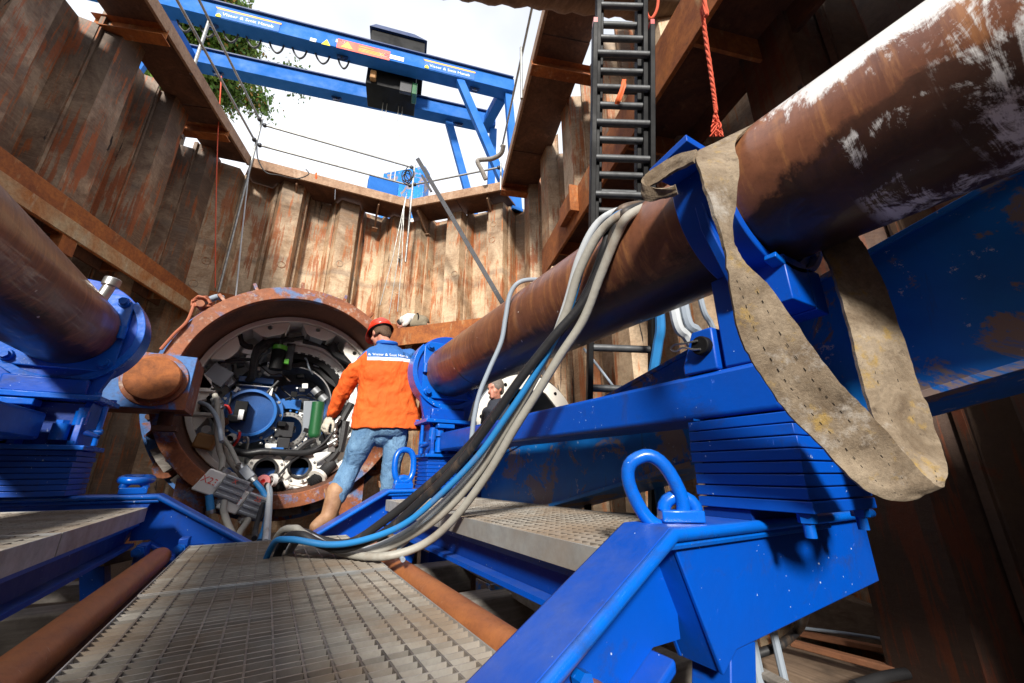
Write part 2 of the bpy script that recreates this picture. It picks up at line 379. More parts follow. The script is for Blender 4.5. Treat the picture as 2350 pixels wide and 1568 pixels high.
def m_sling():
    k = Nd('sling'); v = k.map(); n = k.noise(v, 7, 8, .72, .4); f = k.noise(v, 90, 6, .75)
    c = k.mix(k.ramp(n, .35, .65), (.34, .27, .19), (.13, .09, .055)); c = k.mix(k.ramp(k.noise(v, 11, 7, .7), .56, .66, 0, .8), c, (.36, .23, .05)); c = k.mix(k.ramp(f, .45, .8, 0, .6), c, (.09, .07, .05))
    c = k.mix(k.ramp(k.noise(v, 5, 7, .75), .57, .68, 0, .75), c, (.44, .41, .37)); c = k.mix(k.ramp(k.noise(v, 19, 8, .75), .58, .66, 0, .7), c, (.08, .055, .035)); k.col(c); k.rough(.95); k.bump(f, .8, .006); MAT['sling'] = k.m
    k = Nd('stitch'); k.col((.03, .025, .02)); k.rough(.9); MAT['stitch'] = k.m
m_sling()

def m_cloth(name, c0, var=.4, fs=260):
    k = Nd(name); v = k.map(); n = k.noise(v, 9, 6, .6); f = k.noise(v, fs, 3, .6); c = k.mix(k.ramp(n, .3, .7, 0, var), c0, tuple(x*.5 for x in c0)); k.col(c); k.rough(.9)
    k.bump(k.math('ADD', k.noise(k.map((1, 1, .6)), 11, 4, .55, 1.2), k.math('MULTIPLY', f, .08)), .5, .03); MAT[name] = k.m; return k
m_cloth('cloth_white', (.72, .7, .66)); m_cloth('cloth_khaki', (.24, .2, .14)); m_cloth('cloth_dark', (.03, .035, .05)); m_cloth('cloth_glove', (.6, .55, .45))
def m_jeans():
    k = Nd('jeans'); v = k.map(); n = k.noise(k.map((1, 1, .5)), 7, 7, .65, .8); c = k.mix(k.ramp(n, .32, .68), (.055, .14, .28), (.18, .33, .5)); f = k.noise(v, 200, 3, .6)
    c = k.mix(k.ramp(f, .4, .7, 0, .4), c, (.03, .07, .15)); k.col(c); k.rough(.9); k.bump(k.noise(k.map((1, 1, .8)), 14, 4, .6, 1.5), .6, .03); MAT['jeans'] = k.m
m_jeans()
def m_skin():
    k = Nd('skin'); v = k.map(); k.col(k.mix(k.ramp(k.noise(v, 25, 4), .35, .65), (.58, .27, .19), (.48, .19, .13))); k.rough(.5); k.b.inputs['Subsurface Weight'].default_value = .1; MAT['skin'] = k.m
    k = Nd('hair'); v = k.map((1, 1, .3)); h = k.noise(v, 150, 4, .7); k.col(k.mix(h, (.05, .025, .014), (.16, .085, .045))); k.rough(.6); k.bump(h, .9, .01); MAT['hair'] = k.m
    k = Nd('hair_grey'); v = k.map((1, 1, .3)); h = k.noise(v, 150, 4, .7); k.col(k.mix(h, (.1, .08, .065), (.26, .22, .19))); k.rough(.6); k.bump(h, .9, .01); MAT['hair_grey'] = k.m
    k = Nd('hair_black'); k.col((.012, .01, .01)); k.rough(.6); MAT['hair_black'] = k.m
    k = Nd('boot'); v = k.map(); n = k.noise(v, 9, 7, .7); k.col(k.mix(k.ramp(n, .35, .65), (.42, .24, .13), (.25, .12, .06))); k.rough(.6); k.bump(n, .3, .01); MAT['boot'] = k.m
m_skin()
def m_leaf():
    k = Nd('leaf'); oi = k.noise(k.map(), 1.3, 4); c = k.mix(k.ramp(oi, .35, .65), (.06, .15, .02), (.17, .27, .035)); k.col(c); k.rough(.6); k.b.inputs['Transmission Weight'].default_value = .0; MAT['leaf'] = k.m
    k = Nd('leaf_autumn'); k.col((.3, .16, .03)); k.rough(.6); MAT['leaf_autumn'] = k.m
    k = Nd('bark'); k.col((.1, .07, .05)); k.rough(.9); MAT['bark'] = k.m
m_leaf()
# ================================================================== pit: floor, sheet piles, walers, walkways
PF = -0.62
fl = MB(); 
NX, NY = 46, 60
for j in range(NY+1):
    for i in range(NX+1):
        x = -11+17*i/NX; y = -13+24*j/NY
        fl.v.append(V((x, y, PF-.02+.07*(MN.noise(V((x*1.7, y*1.7, 3)))))))
for j in range(NY):
    for i in range(NX): a = j*(NX+1)+i; fl.f.append((a, a+1, a+NX+2, a+NX+1))
struct(fl.build('pit_floor', MAT['pit_earth']))
ZT = 6.5
A, B, Cc = V((-1.29, 8.46, ZT)), V((1.93, 8.11, ZT)), V((3.52, 6.48, ZT))
hl = V((math.sin(R_(20.4)), math.cos(R_(20.4)), 0)); hr = V((math.sin(R_(19.6)), math.cos(R_(19.6)), 0))
LW0, LW1 = V((-1.99, 8.72, 0))-hl*23.0, V((-1.99, 8.72, 0))+hl*.12
BW1 = V((2.2, 8.86, 0)); RW1 = V((4.30, 6.45, 0)); RW0 = V((2.95, 1.4, 0))-(V((4.30, 6.45, 0))-V((2.95, 1.4, 0))).normalized()*14.2
# surrounding ground at the top of the pit, one sheet with the pit cut out of it
PITPOLY = [LW0+V((-.35, -.3, 0)), LW1+V((-.35, .3, 0)), BW1+V((.15, .45, 0)), RW1+V((.5, .15, 0)), RW0+V((.5, -.2, 0))]
gb = MB(); n = len(PITPOLY); GZ = 6.28
cen = V((0, 2, 0))
inn = [V((p.x, p.y, GZ)) for p in PITPOLY]; outr = [V((cen.x+(p.x-cen.x)*140, cen.y+(p.y-cen.y)*140, GZ)) for p in PITPOLY]
gb.add(inn+outr, [(i, (i+1)%n, n+(i+1)%n, n+i) for i in range(n)])
struct(gb.build('ground', MAT['ground_sand'], smooth=False))

PW = .56
def pile_mesh(name, flip, H, mat):
    # U-shaped pile, opening towards or away from the pit (+y local is into the pit), web .2 deep
    t = .014; dp = .2 if not flip else -.2; hw = PW/2
    pr = [(-hw, 0), (-hw+.03, 0), (-hw+.095, dp), (hw-.095, dp), (hw-.03, 0), (hw, 0)]
    m = MB()
    fr = [V((x, y, 0)) for x, y in pr]; bk = [V((x, y-t, 0)) for x, y in reversed(pr)]
    m.prism(fr+bk, (0, 0, H))
    for sx in (-1, 1):
        m.prism([V((sx*(hw-.004)+a*.018, b*.03-.006, 0)) for a, b in ((-1,-1),(1,-1),(1,1),(-1,1))], (0, 0, H-.01)) if sx > 0 else None
    me = m.mesh(name); fixn(me); me.materials.append(MAT[mat]); return me
def wall(p0, p1, label, mat, tops, seed, inward, mat2=None, ysplit=0, marks=False):
    rng = random.Random(seed); L = (p1-p0).length; d = (p1-p0).normalized(); n = int(round(L/PW)); st = L/n
    t = thing('sheet_pile_wall', label, 'wall', (p0.x, p0.y, PF-.3))
    ang = math.atan2(d.y, d.x); nv = V((-d.y, d.x, 0))
    if nv.dot(V(inward)) < 0: ang += math.pi
    mm = [[pile_mesh('sheet_pile', f, h-PF+.3, mat) for h in tops] for f in (0, 1)]
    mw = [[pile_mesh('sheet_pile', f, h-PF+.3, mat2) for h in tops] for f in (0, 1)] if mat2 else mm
    for i in range(n):
        c = p0+d*(st*(i+.5)); k = rng.randrange(len(tops))
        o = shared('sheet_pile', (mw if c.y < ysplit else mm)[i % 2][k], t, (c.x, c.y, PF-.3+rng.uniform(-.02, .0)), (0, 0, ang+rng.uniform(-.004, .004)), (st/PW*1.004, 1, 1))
        if marks and i % 2 == 0 and rng.random() < .75:
            iv = nv if nv.dot(V(inward)) > 0 else -nv
            for _ in range(rng.choice((1, 1, 2))):
                q = c+iv*.2015+d*rng.uniform(-.08, .08)+V((0, 0, rng.uniform(3.6, 5.9)))
                MB().lathe([(.062, 0), (.078, 0), (.078, .006), (.062, .006)], q, iv, 20).build('lifting_hole_rim', MAT[mat], t)
    return t
wall(LW0, LW1, 'long rust streaked sheet pile wall above the left waler', 'pile_brown', (6.25, 6.45, 6.62), 1, (1, -.3, 0))
wall(LW1, BW1, 'pale tan sheet pile wall behind the round rusty ring', 'pile_tan', (6.4, 6.5), 2, (0, -1, 0), marks=True)
wall(BW1, RW1, 'tan corner sheet pile wall behind the leaning drilled bar', 'pile_tan', (6.35, 6.5), 3, (-1, -1, 0), marks=True)
wall(RW0, RW1, 'tan sheet pile wall behind the black ladder', 'pile_tan', (6.2, 6.45, 6.7, 6.9), 4, (-1, .3, 0), 'pile_shaded', 1.35)
wall(LW0, RW0, 'sheet pile wall closing the rear end of the pit', 'pile_tan', (6.4, 6.5), 6, (0, 1, 0))

# ---- walers
def waler(label, a, b, zb, zt, depth, side, mat, stiff=True, extra=None):
    """H beam on its side: front flange, horizontal web, back flange, stiffeners; a,b = front face line (xy)"""
    a = V((a[0], a[1], 0)); b = V((b[0], b[1], 0)); d = (b-a).normalized(); o = V(side).normalized()
    t = thing('waler', label, 'beam', (a.x, a.y, zb))
    def pl(o0, o1, z0, z1, s0=0, s1=None):
        L = (b-a).length if s1 is None else s1
        p = a+d*s0; q = a+d*L
        return [p+o*o0+V((0,0,z0)), q+o*o0+V((0,0,z0)), q+o*o1+V((0,0,z0)), p+o*o1+V((0,0,z0)), p+o*o0+V((0,0,z1)), q+o*o0+V((0,0,z1)), q+o*o1+V((0,0,z1)), p+o*o1+V((0,0,z1))]
    MB().hexa(pl(0, .035, zb, zt)).build('front_flange', MAT[mat], t, bev=.006)
    zm = (zb+zt)/2
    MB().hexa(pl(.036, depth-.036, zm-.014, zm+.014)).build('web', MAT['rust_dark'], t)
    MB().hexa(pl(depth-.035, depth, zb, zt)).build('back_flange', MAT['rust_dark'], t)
    if stiff:
        L = (b-a).length; k = .35
        while k < L:
            for z0, z1 in ((zb+.01, zm-.0142), (zm+.0142, zt-.01)):
                MB().hexa(pl(.0362, depth-.0362, z0, z1, k, k+.025)).build('stiffener', MAT['rust_orange'], t)
            k += .95
    return t, pl
sideL = V((-hl.y, hl.x, 0))
la = V((-1.486, 8.877, 0))-hl*8; lb = V((-1.486, 8.877, 0))-hl*.2
tl, pll = waler('long orange rusty waler beam along the left sheet pile wall', (la.x, la.y), (lb.x, lb.y), 3.06, 3.5, .32, sideL, 'rust_orange')
# lower pale flange strip below the rusty upper one
MB().hexa([p for p in pll(-.018, -.002, 3.07, 3.27)]).build('cover_plate', MAT['rust_pale'], tl, bev=.003)
MB().hexa([p for p in pll(.0, .12, 2.86, 3.058, 5.1, 5.3)]).build('bracket', MAT['rust_orange'], tl)
bdir = (BW1-LW1).normalized(); bo = V((-bdir.y, bdir.x, 0))
ba = LW1+bdir*.55-bo*.42; bb_ = BW1-bdir*.05-bo*.42
waler('orange rusty waler across the back wall behind the launch ring top', (ba.x, ba.y), (bb_.x, bb_.y), 3.14, 3.53, .34, bo, 'rust_orange')
cdir = (RW1-BW1).normalized(); co_ = V((-cdir.y, cdir.x, 0)); co_ = co_ if co_.y > 0 else -co_
KN = P(945, 757, pl=(BW1-co_*.36, co_)); KZ = KN.z
ca = BW1-co_*.55-cdir*.1; cb = RW1-co_*.55-cdir*.5
waler('orange rusty waler on the corner wall with a man kneeling on it', (ca.x, ca.y), (cb.x, cb.y), KZ-.4, KZ, .4, co_, 'rust_orange')
wr = V((math.sin(R_(17.9)), math.cos(R_(17.9)), 0)); sr = V((wr.y, -wr.x, 0))
ra = V((2.155, 1.4, 0))-wr*2.6; rb = V((2.155, 1.4, 0))+wr*3.2
tr, plr = waler('bright orange waler along the right wall behind the ladder', (ra.x, ra.y), (rb.x, rb.y), 3.2, 3.66, .66, sr, 'rust_orange')
MB().hexa(plr(-.075, -.003, 3.38, 3.64, 4.32, 4.75)).build('stop_block', MAT['rust_orange'], tr, bev=.006)
MB().hexa(plr(-.11, -.003, 3.3, 3.66, 4.28, 4.318)).build('stop_plate', MAT['rust_orange'], tr, bev=.003)
# rough round strut crossing overhead
s0, s1 = P(1000, -60, Z=5.25), P(1592, 8, Z=5.2)
st = MB(); path = crv([s0+(s1-s0)*k/10+V((0,0,.01*math.sin(k*2.1))) for k in range(11)], 4)
st.tube(path, [.19+.012*math.sin(i*1.7)+.008*random.random() for i in range(len(path))], 18)
tag(st.build('timber_strut', MAT['timber'], None, ang=60), 'rough brown round strut crossing above the ladder top', 'strut')

# ---- walkways
def walkway(label, a, b, width, outw, brackets, mat='edge_board', zt=ZT, hang=False, miter=(0, 0)):
    a = V(a); b = V(b); d = (b-a).normalized(); o = V(outw).normalized(); L = (b-a).length
    t = thing('walkway', label, 'walkway', (a.x, a.y, zt-.17))
    def blk(s0, s1, o0, o1, z0, z1, m0=0, m1=0):
        f = lambda s, q, z, m: a+d*(s+m*q)+o*q+V((0, 0, z-zt))
        return [f(s0,o0,z0,m0), f(s1,o0,z0,m1), f(s1,o1,z0,m1), f(s0,o1,z0,m0), f(s0,o0,z1,m0), f(s1,o0,z1,m1), f(s1,o1,z1,m1), f(s0,o1,z1,m0)]
    # edge boards in lengths
    n = max(1, int(L/2.4)); 
    for i in range(n):
        MB().hexa(blk(L*i/n+.003, L*(i+1)/n-.003, 0, .045, zt-.12, zt+.1, miter[0] if i == 0 else 0, miter[1] if i == n-1 else 0)).build('edge_board', MAT[mat], t, bev=.006)
    n = max(2, int(L/1.1))
    for i in range(n):
        MB().hexa(blk(L*i/n+.004, L*(i+1)/n-.004, .046, width, zt-.075+.012*(i % 2), zt-.02, miter[0] if i == 0 else 0, miter[1] if i == n-1 else 0)).build('deck_panel', MAT['deck_under'], t)
    for s in brackets:
        if hang:
            m = MB(); m.prism([a+d*s+o*.15+V((0,0,-.078)), a+d*s+o*.75+V((0,0,-.078)), a+d*s+o*.75+V((0,0,-.5)), a+d*s+o*.62+V((0,0,-.5)), a+d*s+o*.1+V((0,0,-.2))], d*.03)
            m.hexa(blk(s-.05, s+.08, .6, .78, zt-.515, zt-.501))
            m.build('bracket', MAT['edge_board'], t)
        else:
            m = MB(); m.hexa(blk(s-.004, s+.006, -.01, width+.2, zt-.26, zt-.08)); m.hexa(blk(s-.09, s+.09, -.02, width+.2, zt-.275, zt-.261)); m.hexa(blk(s-.09, s+.09, .047, width+.2, zt-.0795, zt-.0765))
            m.build('bracket', MAT['rust_orange'], t)
    return t, blk
oL = V((-hl.y, hl.x, 0)); L0 = A-hl*6.6
walkway('timber edged walkway along the left wall under the tree', L0, A, .70, oL, (2.2, 3.95, 5.73), miter=(0, -.15))
walkway('timber edged walkway across the back wall above the round ring', A, B, .72, V((.11, 1, 0)), (.85, 2.55), hang=True, miter=(-.35, .2))
bc = (Cc-B).normalized(); obc = V((-bc.y, bc.x, 0)); 
walkway('short corner walkway where the leaning drilled bar rests', B, Cc, .72, obc, (.15, 1.9), hang=True, miter=(-.35, .2))
oR = V((hr.y, -hr.x, 0))
walkway('brown walkway along the right wall beside the ladder', Cc, Cc-hr*5.6, .78, oR, (.1, 2.95, 5.2), miter=(-.3, 0))

# ---- railings
def railing(label, pts, posts, rails, zb, r=.024, mat='scaffold'):
    t = thing('railing', label, 'railing', pts)
    for q in posts:
        MB().cyl(V((q[0], q[1], zb+q[2])), V((q[0], q[1], zb+q[3])), r, 10).build('post', MAT[mat], t)
    for (p, q) in rails:
        MB().cyl(p, q, r*.92, 10).build('rail', MAT[mat], t)
        for e in (p, q):
            MB().ell(e, (.045, .045, .05)).build('clamp', MAT['dark_steel'], t)
    return t
def zz(p, z): return V((p.x, p.y, z))
Ai = A+V((.0, .03, 0)); Bi = B+V((0, .03, 0))
railing('grey scaffold tube railing on the left walkway', A, [(A.x+.02, A.y-.02, -3.25, 1.12), ((A-hl*2.0).x-.03, (A-hl*2.0).y, -.12, 1.1), ((A-hl*4.4).x-.03, (A-hl*4.4).y, -.12, 1.1)],
        [(zz(A-hl*6.6, ZT+1.05), zz(A-hl*.06, ZT+1.05)), (zz(A-hl*6.6, ZT+.5), zz(A-hl*.06, ZT+.5))], ZT)
railing('dark scaffold tube railing across the back walkway', B, [(B.x+.03, B.y-.03, -1.6, 1.1)],
        [(zz(A+V((.08, .03, 0)), ZT+1.02), zz(B-V((.03, 0, 0)), ZT+1.02)), (zz(A+V((.08, .03, 0)), ZT+.48), zz(B-V((.03, 0, 0)), ZT+.48))], ZT)
railing('single grey tube rail beside the leaning drilled bar', Cc, [(Cc.x, Cc.y+.02, -.12, .62)], [(zz(B+bc*.1, ZT+.50), zz(Cc-bc*.06, ZT+.5))], ZT)
rr0 = Cc-hr*.1; rr1 = Cc-hr*5.6
railing('thin tube railing on the right walkway by the crane', rr0, [((Cc-hr*2.3).x-.03, (Cc-hr*2.3).y, -.12, 1.08), ((Cc-hr*4.6).x-.03, (Cc-hr*4.6).y, -.12, 1.08)],
        [(zz(rr0, ZT+1.0), zz(rr1, ZT+1.0))], ZT)
# ================================================================== thrust frame, gratings, pipes, supports
import bmesh
def plate(poly, holes, frame, th, nseg=14):
    """flat plate with round holes: poly [(u,v)], holes [(u,v,r)], frame(u,v,w)->xyz"""
    b = bmesh.new(); es = []
    def loop(pts):
        vs = [b.verts.new((p[0], p[1], 0)) for p in pts]
        for i in range(len(vs)): es.append(b.edges.new((vs[i], vs[(i+1) % len(vs)])))
    loop(poly)
    for (u, v, r) in holes: loop([(u+r*math.cos(2*math.pi*i/nseg), v+r*math.sin(2*math.pi*i/nseg)) for i in range(nseg)])
    bmesh.ops.triangle_fill(b, use_beauty=True, use_dissolve=False, edges=es)
    g = bmesh.ops.extrude_face_region(b, geom=list(b.faces))
    for v in [x for x in g['geom'] if isinstance(x, bmesh.types.BMVert)]: v.co.z += th
    b.verts.ensure_lookup_table(); b.verts.index_update()
    m = MB(); m.v = [V(frame(v.co.x, v.co.y, v.co.z)) for v in b.verts]; m.f = [tuple(v.index for v in f.verts) for f in b.faces]; b.free(); return m

# ---- gratings: each bar a piece
def grating(label, x0, x1, y0, y1, z, rows, cols, h=.017, edge=None, skip=None, rim=True):
    t = thing('grating', label, 'grating', ((x0+x1)/2, (y0+y1)/2, z-h))
    W = x1-x0; L = y1-y0
    bm_ = MB().bb(-W/2, W/2, -.002, .002, -h, 0).mesh('bearing_bar'); fixn(bm_); bm_.materials.append(MAT['galv'])
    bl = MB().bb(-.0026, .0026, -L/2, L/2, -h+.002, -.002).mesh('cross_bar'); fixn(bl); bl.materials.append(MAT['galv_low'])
    n = int(round(L/rows))
    for i in range(1, n):
        y = y0+L*i/n
        shared('bearing_bar', bm_, t, ((x0+x1)/2, y+random.uniform(-.002, .002), z-random.uniform(0, .003)), (random.uniform(-.14, .05), 0, 0))
    k = int(round(W/cols))
    for i in range(1, k): shared('cross_bar', bl, t, (x0+W*i/k, (y0+y1)/2, z))
    if rim:
        e = edge or .04
        for (a, b, c, d, m) in ((x0-.003, x0+.001, y0, y1, 1), (x1-.001, x1+.003, y0, y1, 1), (x0, x1, y0-.003, y0+.001, 0), (x0, x1, y1-.001, y1+.003, 0)):
            MB().bb(a, b, c, d, z-e, z+.001).build('rim', MAT['galv_edge'], t, bev=.001)
    return t
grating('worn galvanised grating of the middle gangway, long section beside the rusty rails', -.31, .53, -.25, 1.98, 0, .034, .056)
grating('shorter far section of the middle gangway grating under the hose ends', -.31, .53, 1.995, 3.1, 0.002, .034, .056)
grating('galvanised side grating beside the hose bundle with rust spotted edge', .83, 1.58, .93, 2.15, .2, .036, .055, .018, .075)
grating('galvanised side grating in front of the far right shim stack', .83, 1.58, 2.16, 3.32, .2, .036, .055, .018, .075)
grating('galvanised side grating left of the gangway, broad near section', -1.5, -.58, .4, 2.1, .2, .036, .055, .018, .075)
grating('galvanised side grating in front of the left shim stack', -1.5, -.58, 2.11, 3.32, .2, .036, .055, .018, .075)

# ---- cross frames (V shaped) ---------------------------------------------
def lift_eye(t, c, up=True, s=1.0, yaw=0.0, tilt=0.0, roll=0.0, off=(0, 0, 0)):
    c = V(c); Rz = Mx.Rotation(yaw, 3, 'Z'); Ry = Mx.Rotation(tilt, 3, 'X') @ Mx.Rotation(roll, 3, 'Y')
    base = MB(); base.box(c+V((0, 0, .012*s)), (.085*s, .05*s, .024*s), Rz)
    pts = []
    for i in range(9):
        a = math.pi*i/8; pts.append(c+Rz @ V((math.cos(a)*.034*s, 0, .02*s+math.sin(a)*.03*s)))
    base.tube(pts, .014*s, 10); o = base.build('eye_base', MAT['blue_glossy'], t, bev=.004)
    q = []
    for i in range(28):
        a = 2*math.pi*i/28; ca_, sa_ = math.cos(a), math.sin(a); x = .046*s*math.copysign(abs(ca_)**.75, ca_); z = .074*s*math.copysign(abs(sa_)**.85, sa_)
        q.append(c+V(off)+V((0, 0, .05*s))+Rz @ (Ry @ V((x, 0, z+.055*s))))
    MB().tube(q, .0145*s, 12, closed=True).build('lifting_ring', MAT['blue_glossy'], t)
def cross_frame(label, ya, yb, near):
    t = thing('cross_frame', label, 'frame', (.15, (ya+yb)/2, PF))
    zf = .27; cr_, cl_ = .87, -.56; Lr, Ll = 1.98, -1.9; bx0, bx1, bz = .02, .27, -.075
    top = [(Lr, zf), (cr_, zf), (bx1, bz), (bx0, bz), (cl_, zf), (Ll, zf)]
    th = .032
    low = [(x, z-th/ (1 if abs(z-zf) < 1e-6 else 1)) for x, z in top]
    def strip(i0, i1, y0, y1, dz0, dz1, name, mat, bev=.01):
        m = MB(); pts = top[i0:i1+1]
        poly = [V((x, y0, z+dz1)) for x, z in pts]+[V((x, y0, z+dz0)) for x, z in reversed(pts)]
        # build quads (polygon may be concave)
        k = len(pts)
        for i in range(k-1):
            (xa, za), (xb, zb) = pts[i], pts[i+1]
            m.hexa([(xa, y0, za+dz0), (xb, y0, zb+dz0), (xb, y1, zb+dz0), (xa, y1, za+dz0), (xa, y0, za+dz1), (xb, y0, zb+dz1), (xb, y1, zb+dz1), (xa, y1, za+dz1)])
        return m
    def cont(y0, y1, dz0, dz1, name, mat, bev, tp=None):
        tp = tp or top; n = len(tp); vs = []
        for (x, z) in tp: vs += [(x, y0, z+dz0), (x, y1, z+dz0), (x, y1, z+dz1), (x, y0, z+dz1)]
        fs = [(3, 2, 1, 0), tuple(4*(n-1)+i for i in range(4))]
        for i in range(n-1):
            for k in range(4): fs.append((4*i+k, 4*i+(k+1) % 4, 4*i+4+(k+1) % 4, 4*i+4+k))
        MB().add(vs, fs).build(name, MAT[mat], t, bev=bev)
    cont(ya, yb, -th, 0, 'top_flange', 'blue', .012)
    # rounded weld bead under the near edge of the flange
    ym = (ya+yb)/2
    mid = top[1:5]; wmid = [(cr_+.10, zf)]+mid+[(cl_-.10, zf)]; cont(ym+.012, ym+.03, -.27, -th-.001, 'web', 'blue', 0, wmid)
    cont(ya+.03, yb-.01, -.30, -.272, 'lower_flange', 'blue', .008, mid)
    MB().tube([V((x, ya, z-.014)) for x, z in top], .0155, 10).build('edge_bead', MAT['blue_glossy'], t)
    for s, xs in ((1, (cr_+.09, Lr-.02)), (-1, (cl_-.09, Ll+.02))):
        x0, x1 = xs
        # outboard box: front and back plates with a tapered inner end
        for yy in (ya+.02, yb-.032):
            m = MB(); poly = [(x0-s*.07, zf-th-.001), (x1, zf-th-.001), (x1, .03), (x0+s*.12, -.02), (x0+s*.055, -.06)]
            m.prism([V((x, yy, z)) for x, z in poly], (0, .012, 0)); m.build('side_plate', MAT['blue'], t, bev=.003)
        m = MB(); m.prism([V((x0-s*.068, ya+.034, zf-th-.002)), V((x0-s*.055, ya+.034, zf-th-.002)), V((x0+s*.072, ya+.034, -.058)), V((x0+s*.058, ya+.034, -.058))], (0, yb-ya-.068, 0))
        m.build('gusset', MAT['blue'], t)
        # weld bead
        MB().tube([V((x0-s*.1, ya+.012, zf-th-.006)), V((x1-s*.3, ya+.012, zf-th-.006))], .011, 8).build('weld', MAT['blue_glossy'], t)
        # leg to the floor
        lx = x0+s*.16
        m = MB(); m.hexa([(lx-s*.16-.05, ya+.03, PF), (lx-s*.16+.05, ya+.03, PF), (lx-s*.16+.05, yb-.03, PF), (lx-s*.16-.05, yb-.03, PF), (lx-.05, ya+.03, -.021), (lx+.06, ya+.03, -.021), (lx+.06, yb-.03, -.021), (lx-.05, yb-.03, -.021)])
        m.build('leg', MAT['blue'], t, bev=.004)
        MB().bb(lx-s*.16-.12, lx-s*.16+.12, ya-.02, yb+.02, PF-.02, PF+.022).build('foot', MAT['blue'], t)
    return t
fn = cross_frame('near blue cross frame with open lifting ring and thick sloping flange', .715, .885, True)
ff = cross_frame('far blue cross frame in front of the round ring', 3.42, 3.60, False)
lift_eye(fn, (1.0, .79, .272), s=1.3, yaw=R_(-36), tilt=R_(6), roll=R_(-24), off=(-.034, .014, -.05))
lift_eye(ff, (1.0, 3.50, .272), s=1.75, yaw=R_(0), tilt=R_(-4))
lift_eye(ff, (-.70, 3.50, .272), s=1.6, yaw=R_(10), tilt=R_(-86))
# bolt stub on the near frame's recessed web
MB().hexnut((.62, .79, -.0), (0, -1, 0), .018, .03).build('bolt', MAT['blue_glossy'], fn)

# longitudinal blue bearers under the side gratings
for nm, x0, x1 in (('blue bearer beam below the rust spotted right grating edge', .86, .98), ('blue bearer beam below the left grating edge', -.72, -.61)):
    t = thing('bearer_beam', nm, 'beam', ((x0+x1)/2, 2, .0))
    MB().bb(x0, x1, .89, 3.41, .095, .115).build('top_flange', MAT['blue'], t)
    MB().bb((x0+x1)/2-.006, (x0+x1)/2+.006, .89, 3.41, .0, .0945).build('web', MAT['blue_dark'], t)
    MB().bb(x0, x1, .89, 3.41, -.02, -.001).build('bottom_flange', MAT['blue'], t)
    for y in (1.3, 2.1, 2.9): MB().bb((x0+x1)/2-.02, (x0+x1)/2+.02, y-.02, y+.02, .1155, .167).build('packer', MAT['blue_dark'], t)

# rusty guide rails
for nm, x, d in (('rusty round guide rail left of the middle grating', -.46, 1), ('rusty round guide rail right of the middle grating', .665, 1)):
    t = thing('guide_rail', nm, 'rail', (x, 1.5, -.13))
    MB().cyl((x, -.5, -.075), (x, 3.3, -.075), .055, 24).build('round_bar', MAT['guide_rust'], t)
    MB().bb(x-.03, x+.03, -.5, 3.3, -.22, -.115).build('web', MAT['rust_dark'], t)
    MB().bb(x-.09, x+.09, -.5, 3.3, -.245, -.221).build('foot_flange', MAT['rust_dark'], t)
# sleepers under the rails
for i, y in enumerate((.35, 1.25, 2.3, 3.15)):
    tag(MB().bb(-1.35, 1.45, y-.09, y+.09, -.43, -.246).build('sleeper', MAT['timber_grey'], None, bev=.012),
        ['weathered timber sleeper below the near cross frame', 'dark timber sleeper under the rails, second from the near cross frame', 'dark timber sleeper under the rails, third from the near cross frame', 'timber sleeper under the rails by the far cross frame'][i], 'sleeper')
    for x in (-1.1, .1, 1.2):
        tag(MB().bb(x-.14, x+.14, y-.13, y+.13, PF-.05, -.4295).build('timber_block', MAT['timber'], None, bev=.012), 'squat timber block under the %s of the %s sleeper' % ({-1.1: 'left grating end', .1: 'middle', 1.2: 'right grating end'}[x], ('near cross frame', 'second', 'third', 'far cross frame')[i]), 'block', 'timber blocks under the sleepers')
# clamp bracket on the left guide rail by the far frame
t = thing('rail_clamp', 'blue bolted clamp holding the left rusty rail to the far cross frame', 'clamp', (-.46, 3.3, -.1))
MB().bb(-.58, -.34, 3.3, 3.42, -.13, -.09).bb(-.58, -.53, 3.30, 3.42, -.09, .0).bb(-.39, -.34, 3.3, 3.42, -.09, .02).build('bracket', MAT['blue'], t, bev=.006)
for x in (-.56, -.37): MB().cyl((x, 3.295, -.03), (x, 3.24, -.03), .017, 10).hexnut((x, 3.27, -.03), (0, -1, 0), .03, .02).build('bolt', MAT['blue_glossy'], t)

# ---- pipes ---------------------------------------------------------------
PRX, PRZ, PR = 1.30, 1.27, .23
PLX, PLZ = -1.17, 1.24
def pipe(label, x, z, y0, y1, mat):
    m = MB(); n = 72; L = 40; vs = []; fs = []
    m.lathe([(PR, 0), (PR-.02, 0), (PR-.02, y1-y0), (PR, y1-y0)], (x, y0, z), (0, 1, 0), 96)
    o = m.build('steel_pipe', MAT[mat], None); tag(o, label, 'pipe'); return o
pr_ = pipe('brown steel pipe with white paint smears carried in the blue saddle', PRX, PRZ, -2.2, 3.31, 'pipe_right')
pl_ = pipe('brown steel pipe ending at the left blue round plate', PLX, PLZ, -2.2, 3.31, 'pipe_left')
MB().lathe([(PR+.0005, 0), (PR+.003, .006), (PR+.0005, .012), (PR-.005, .006)], (PRX, 2.72, PRZ), (0, 1, 0), 72).build('weld_seam', MAT['pipe_right'], pr_)

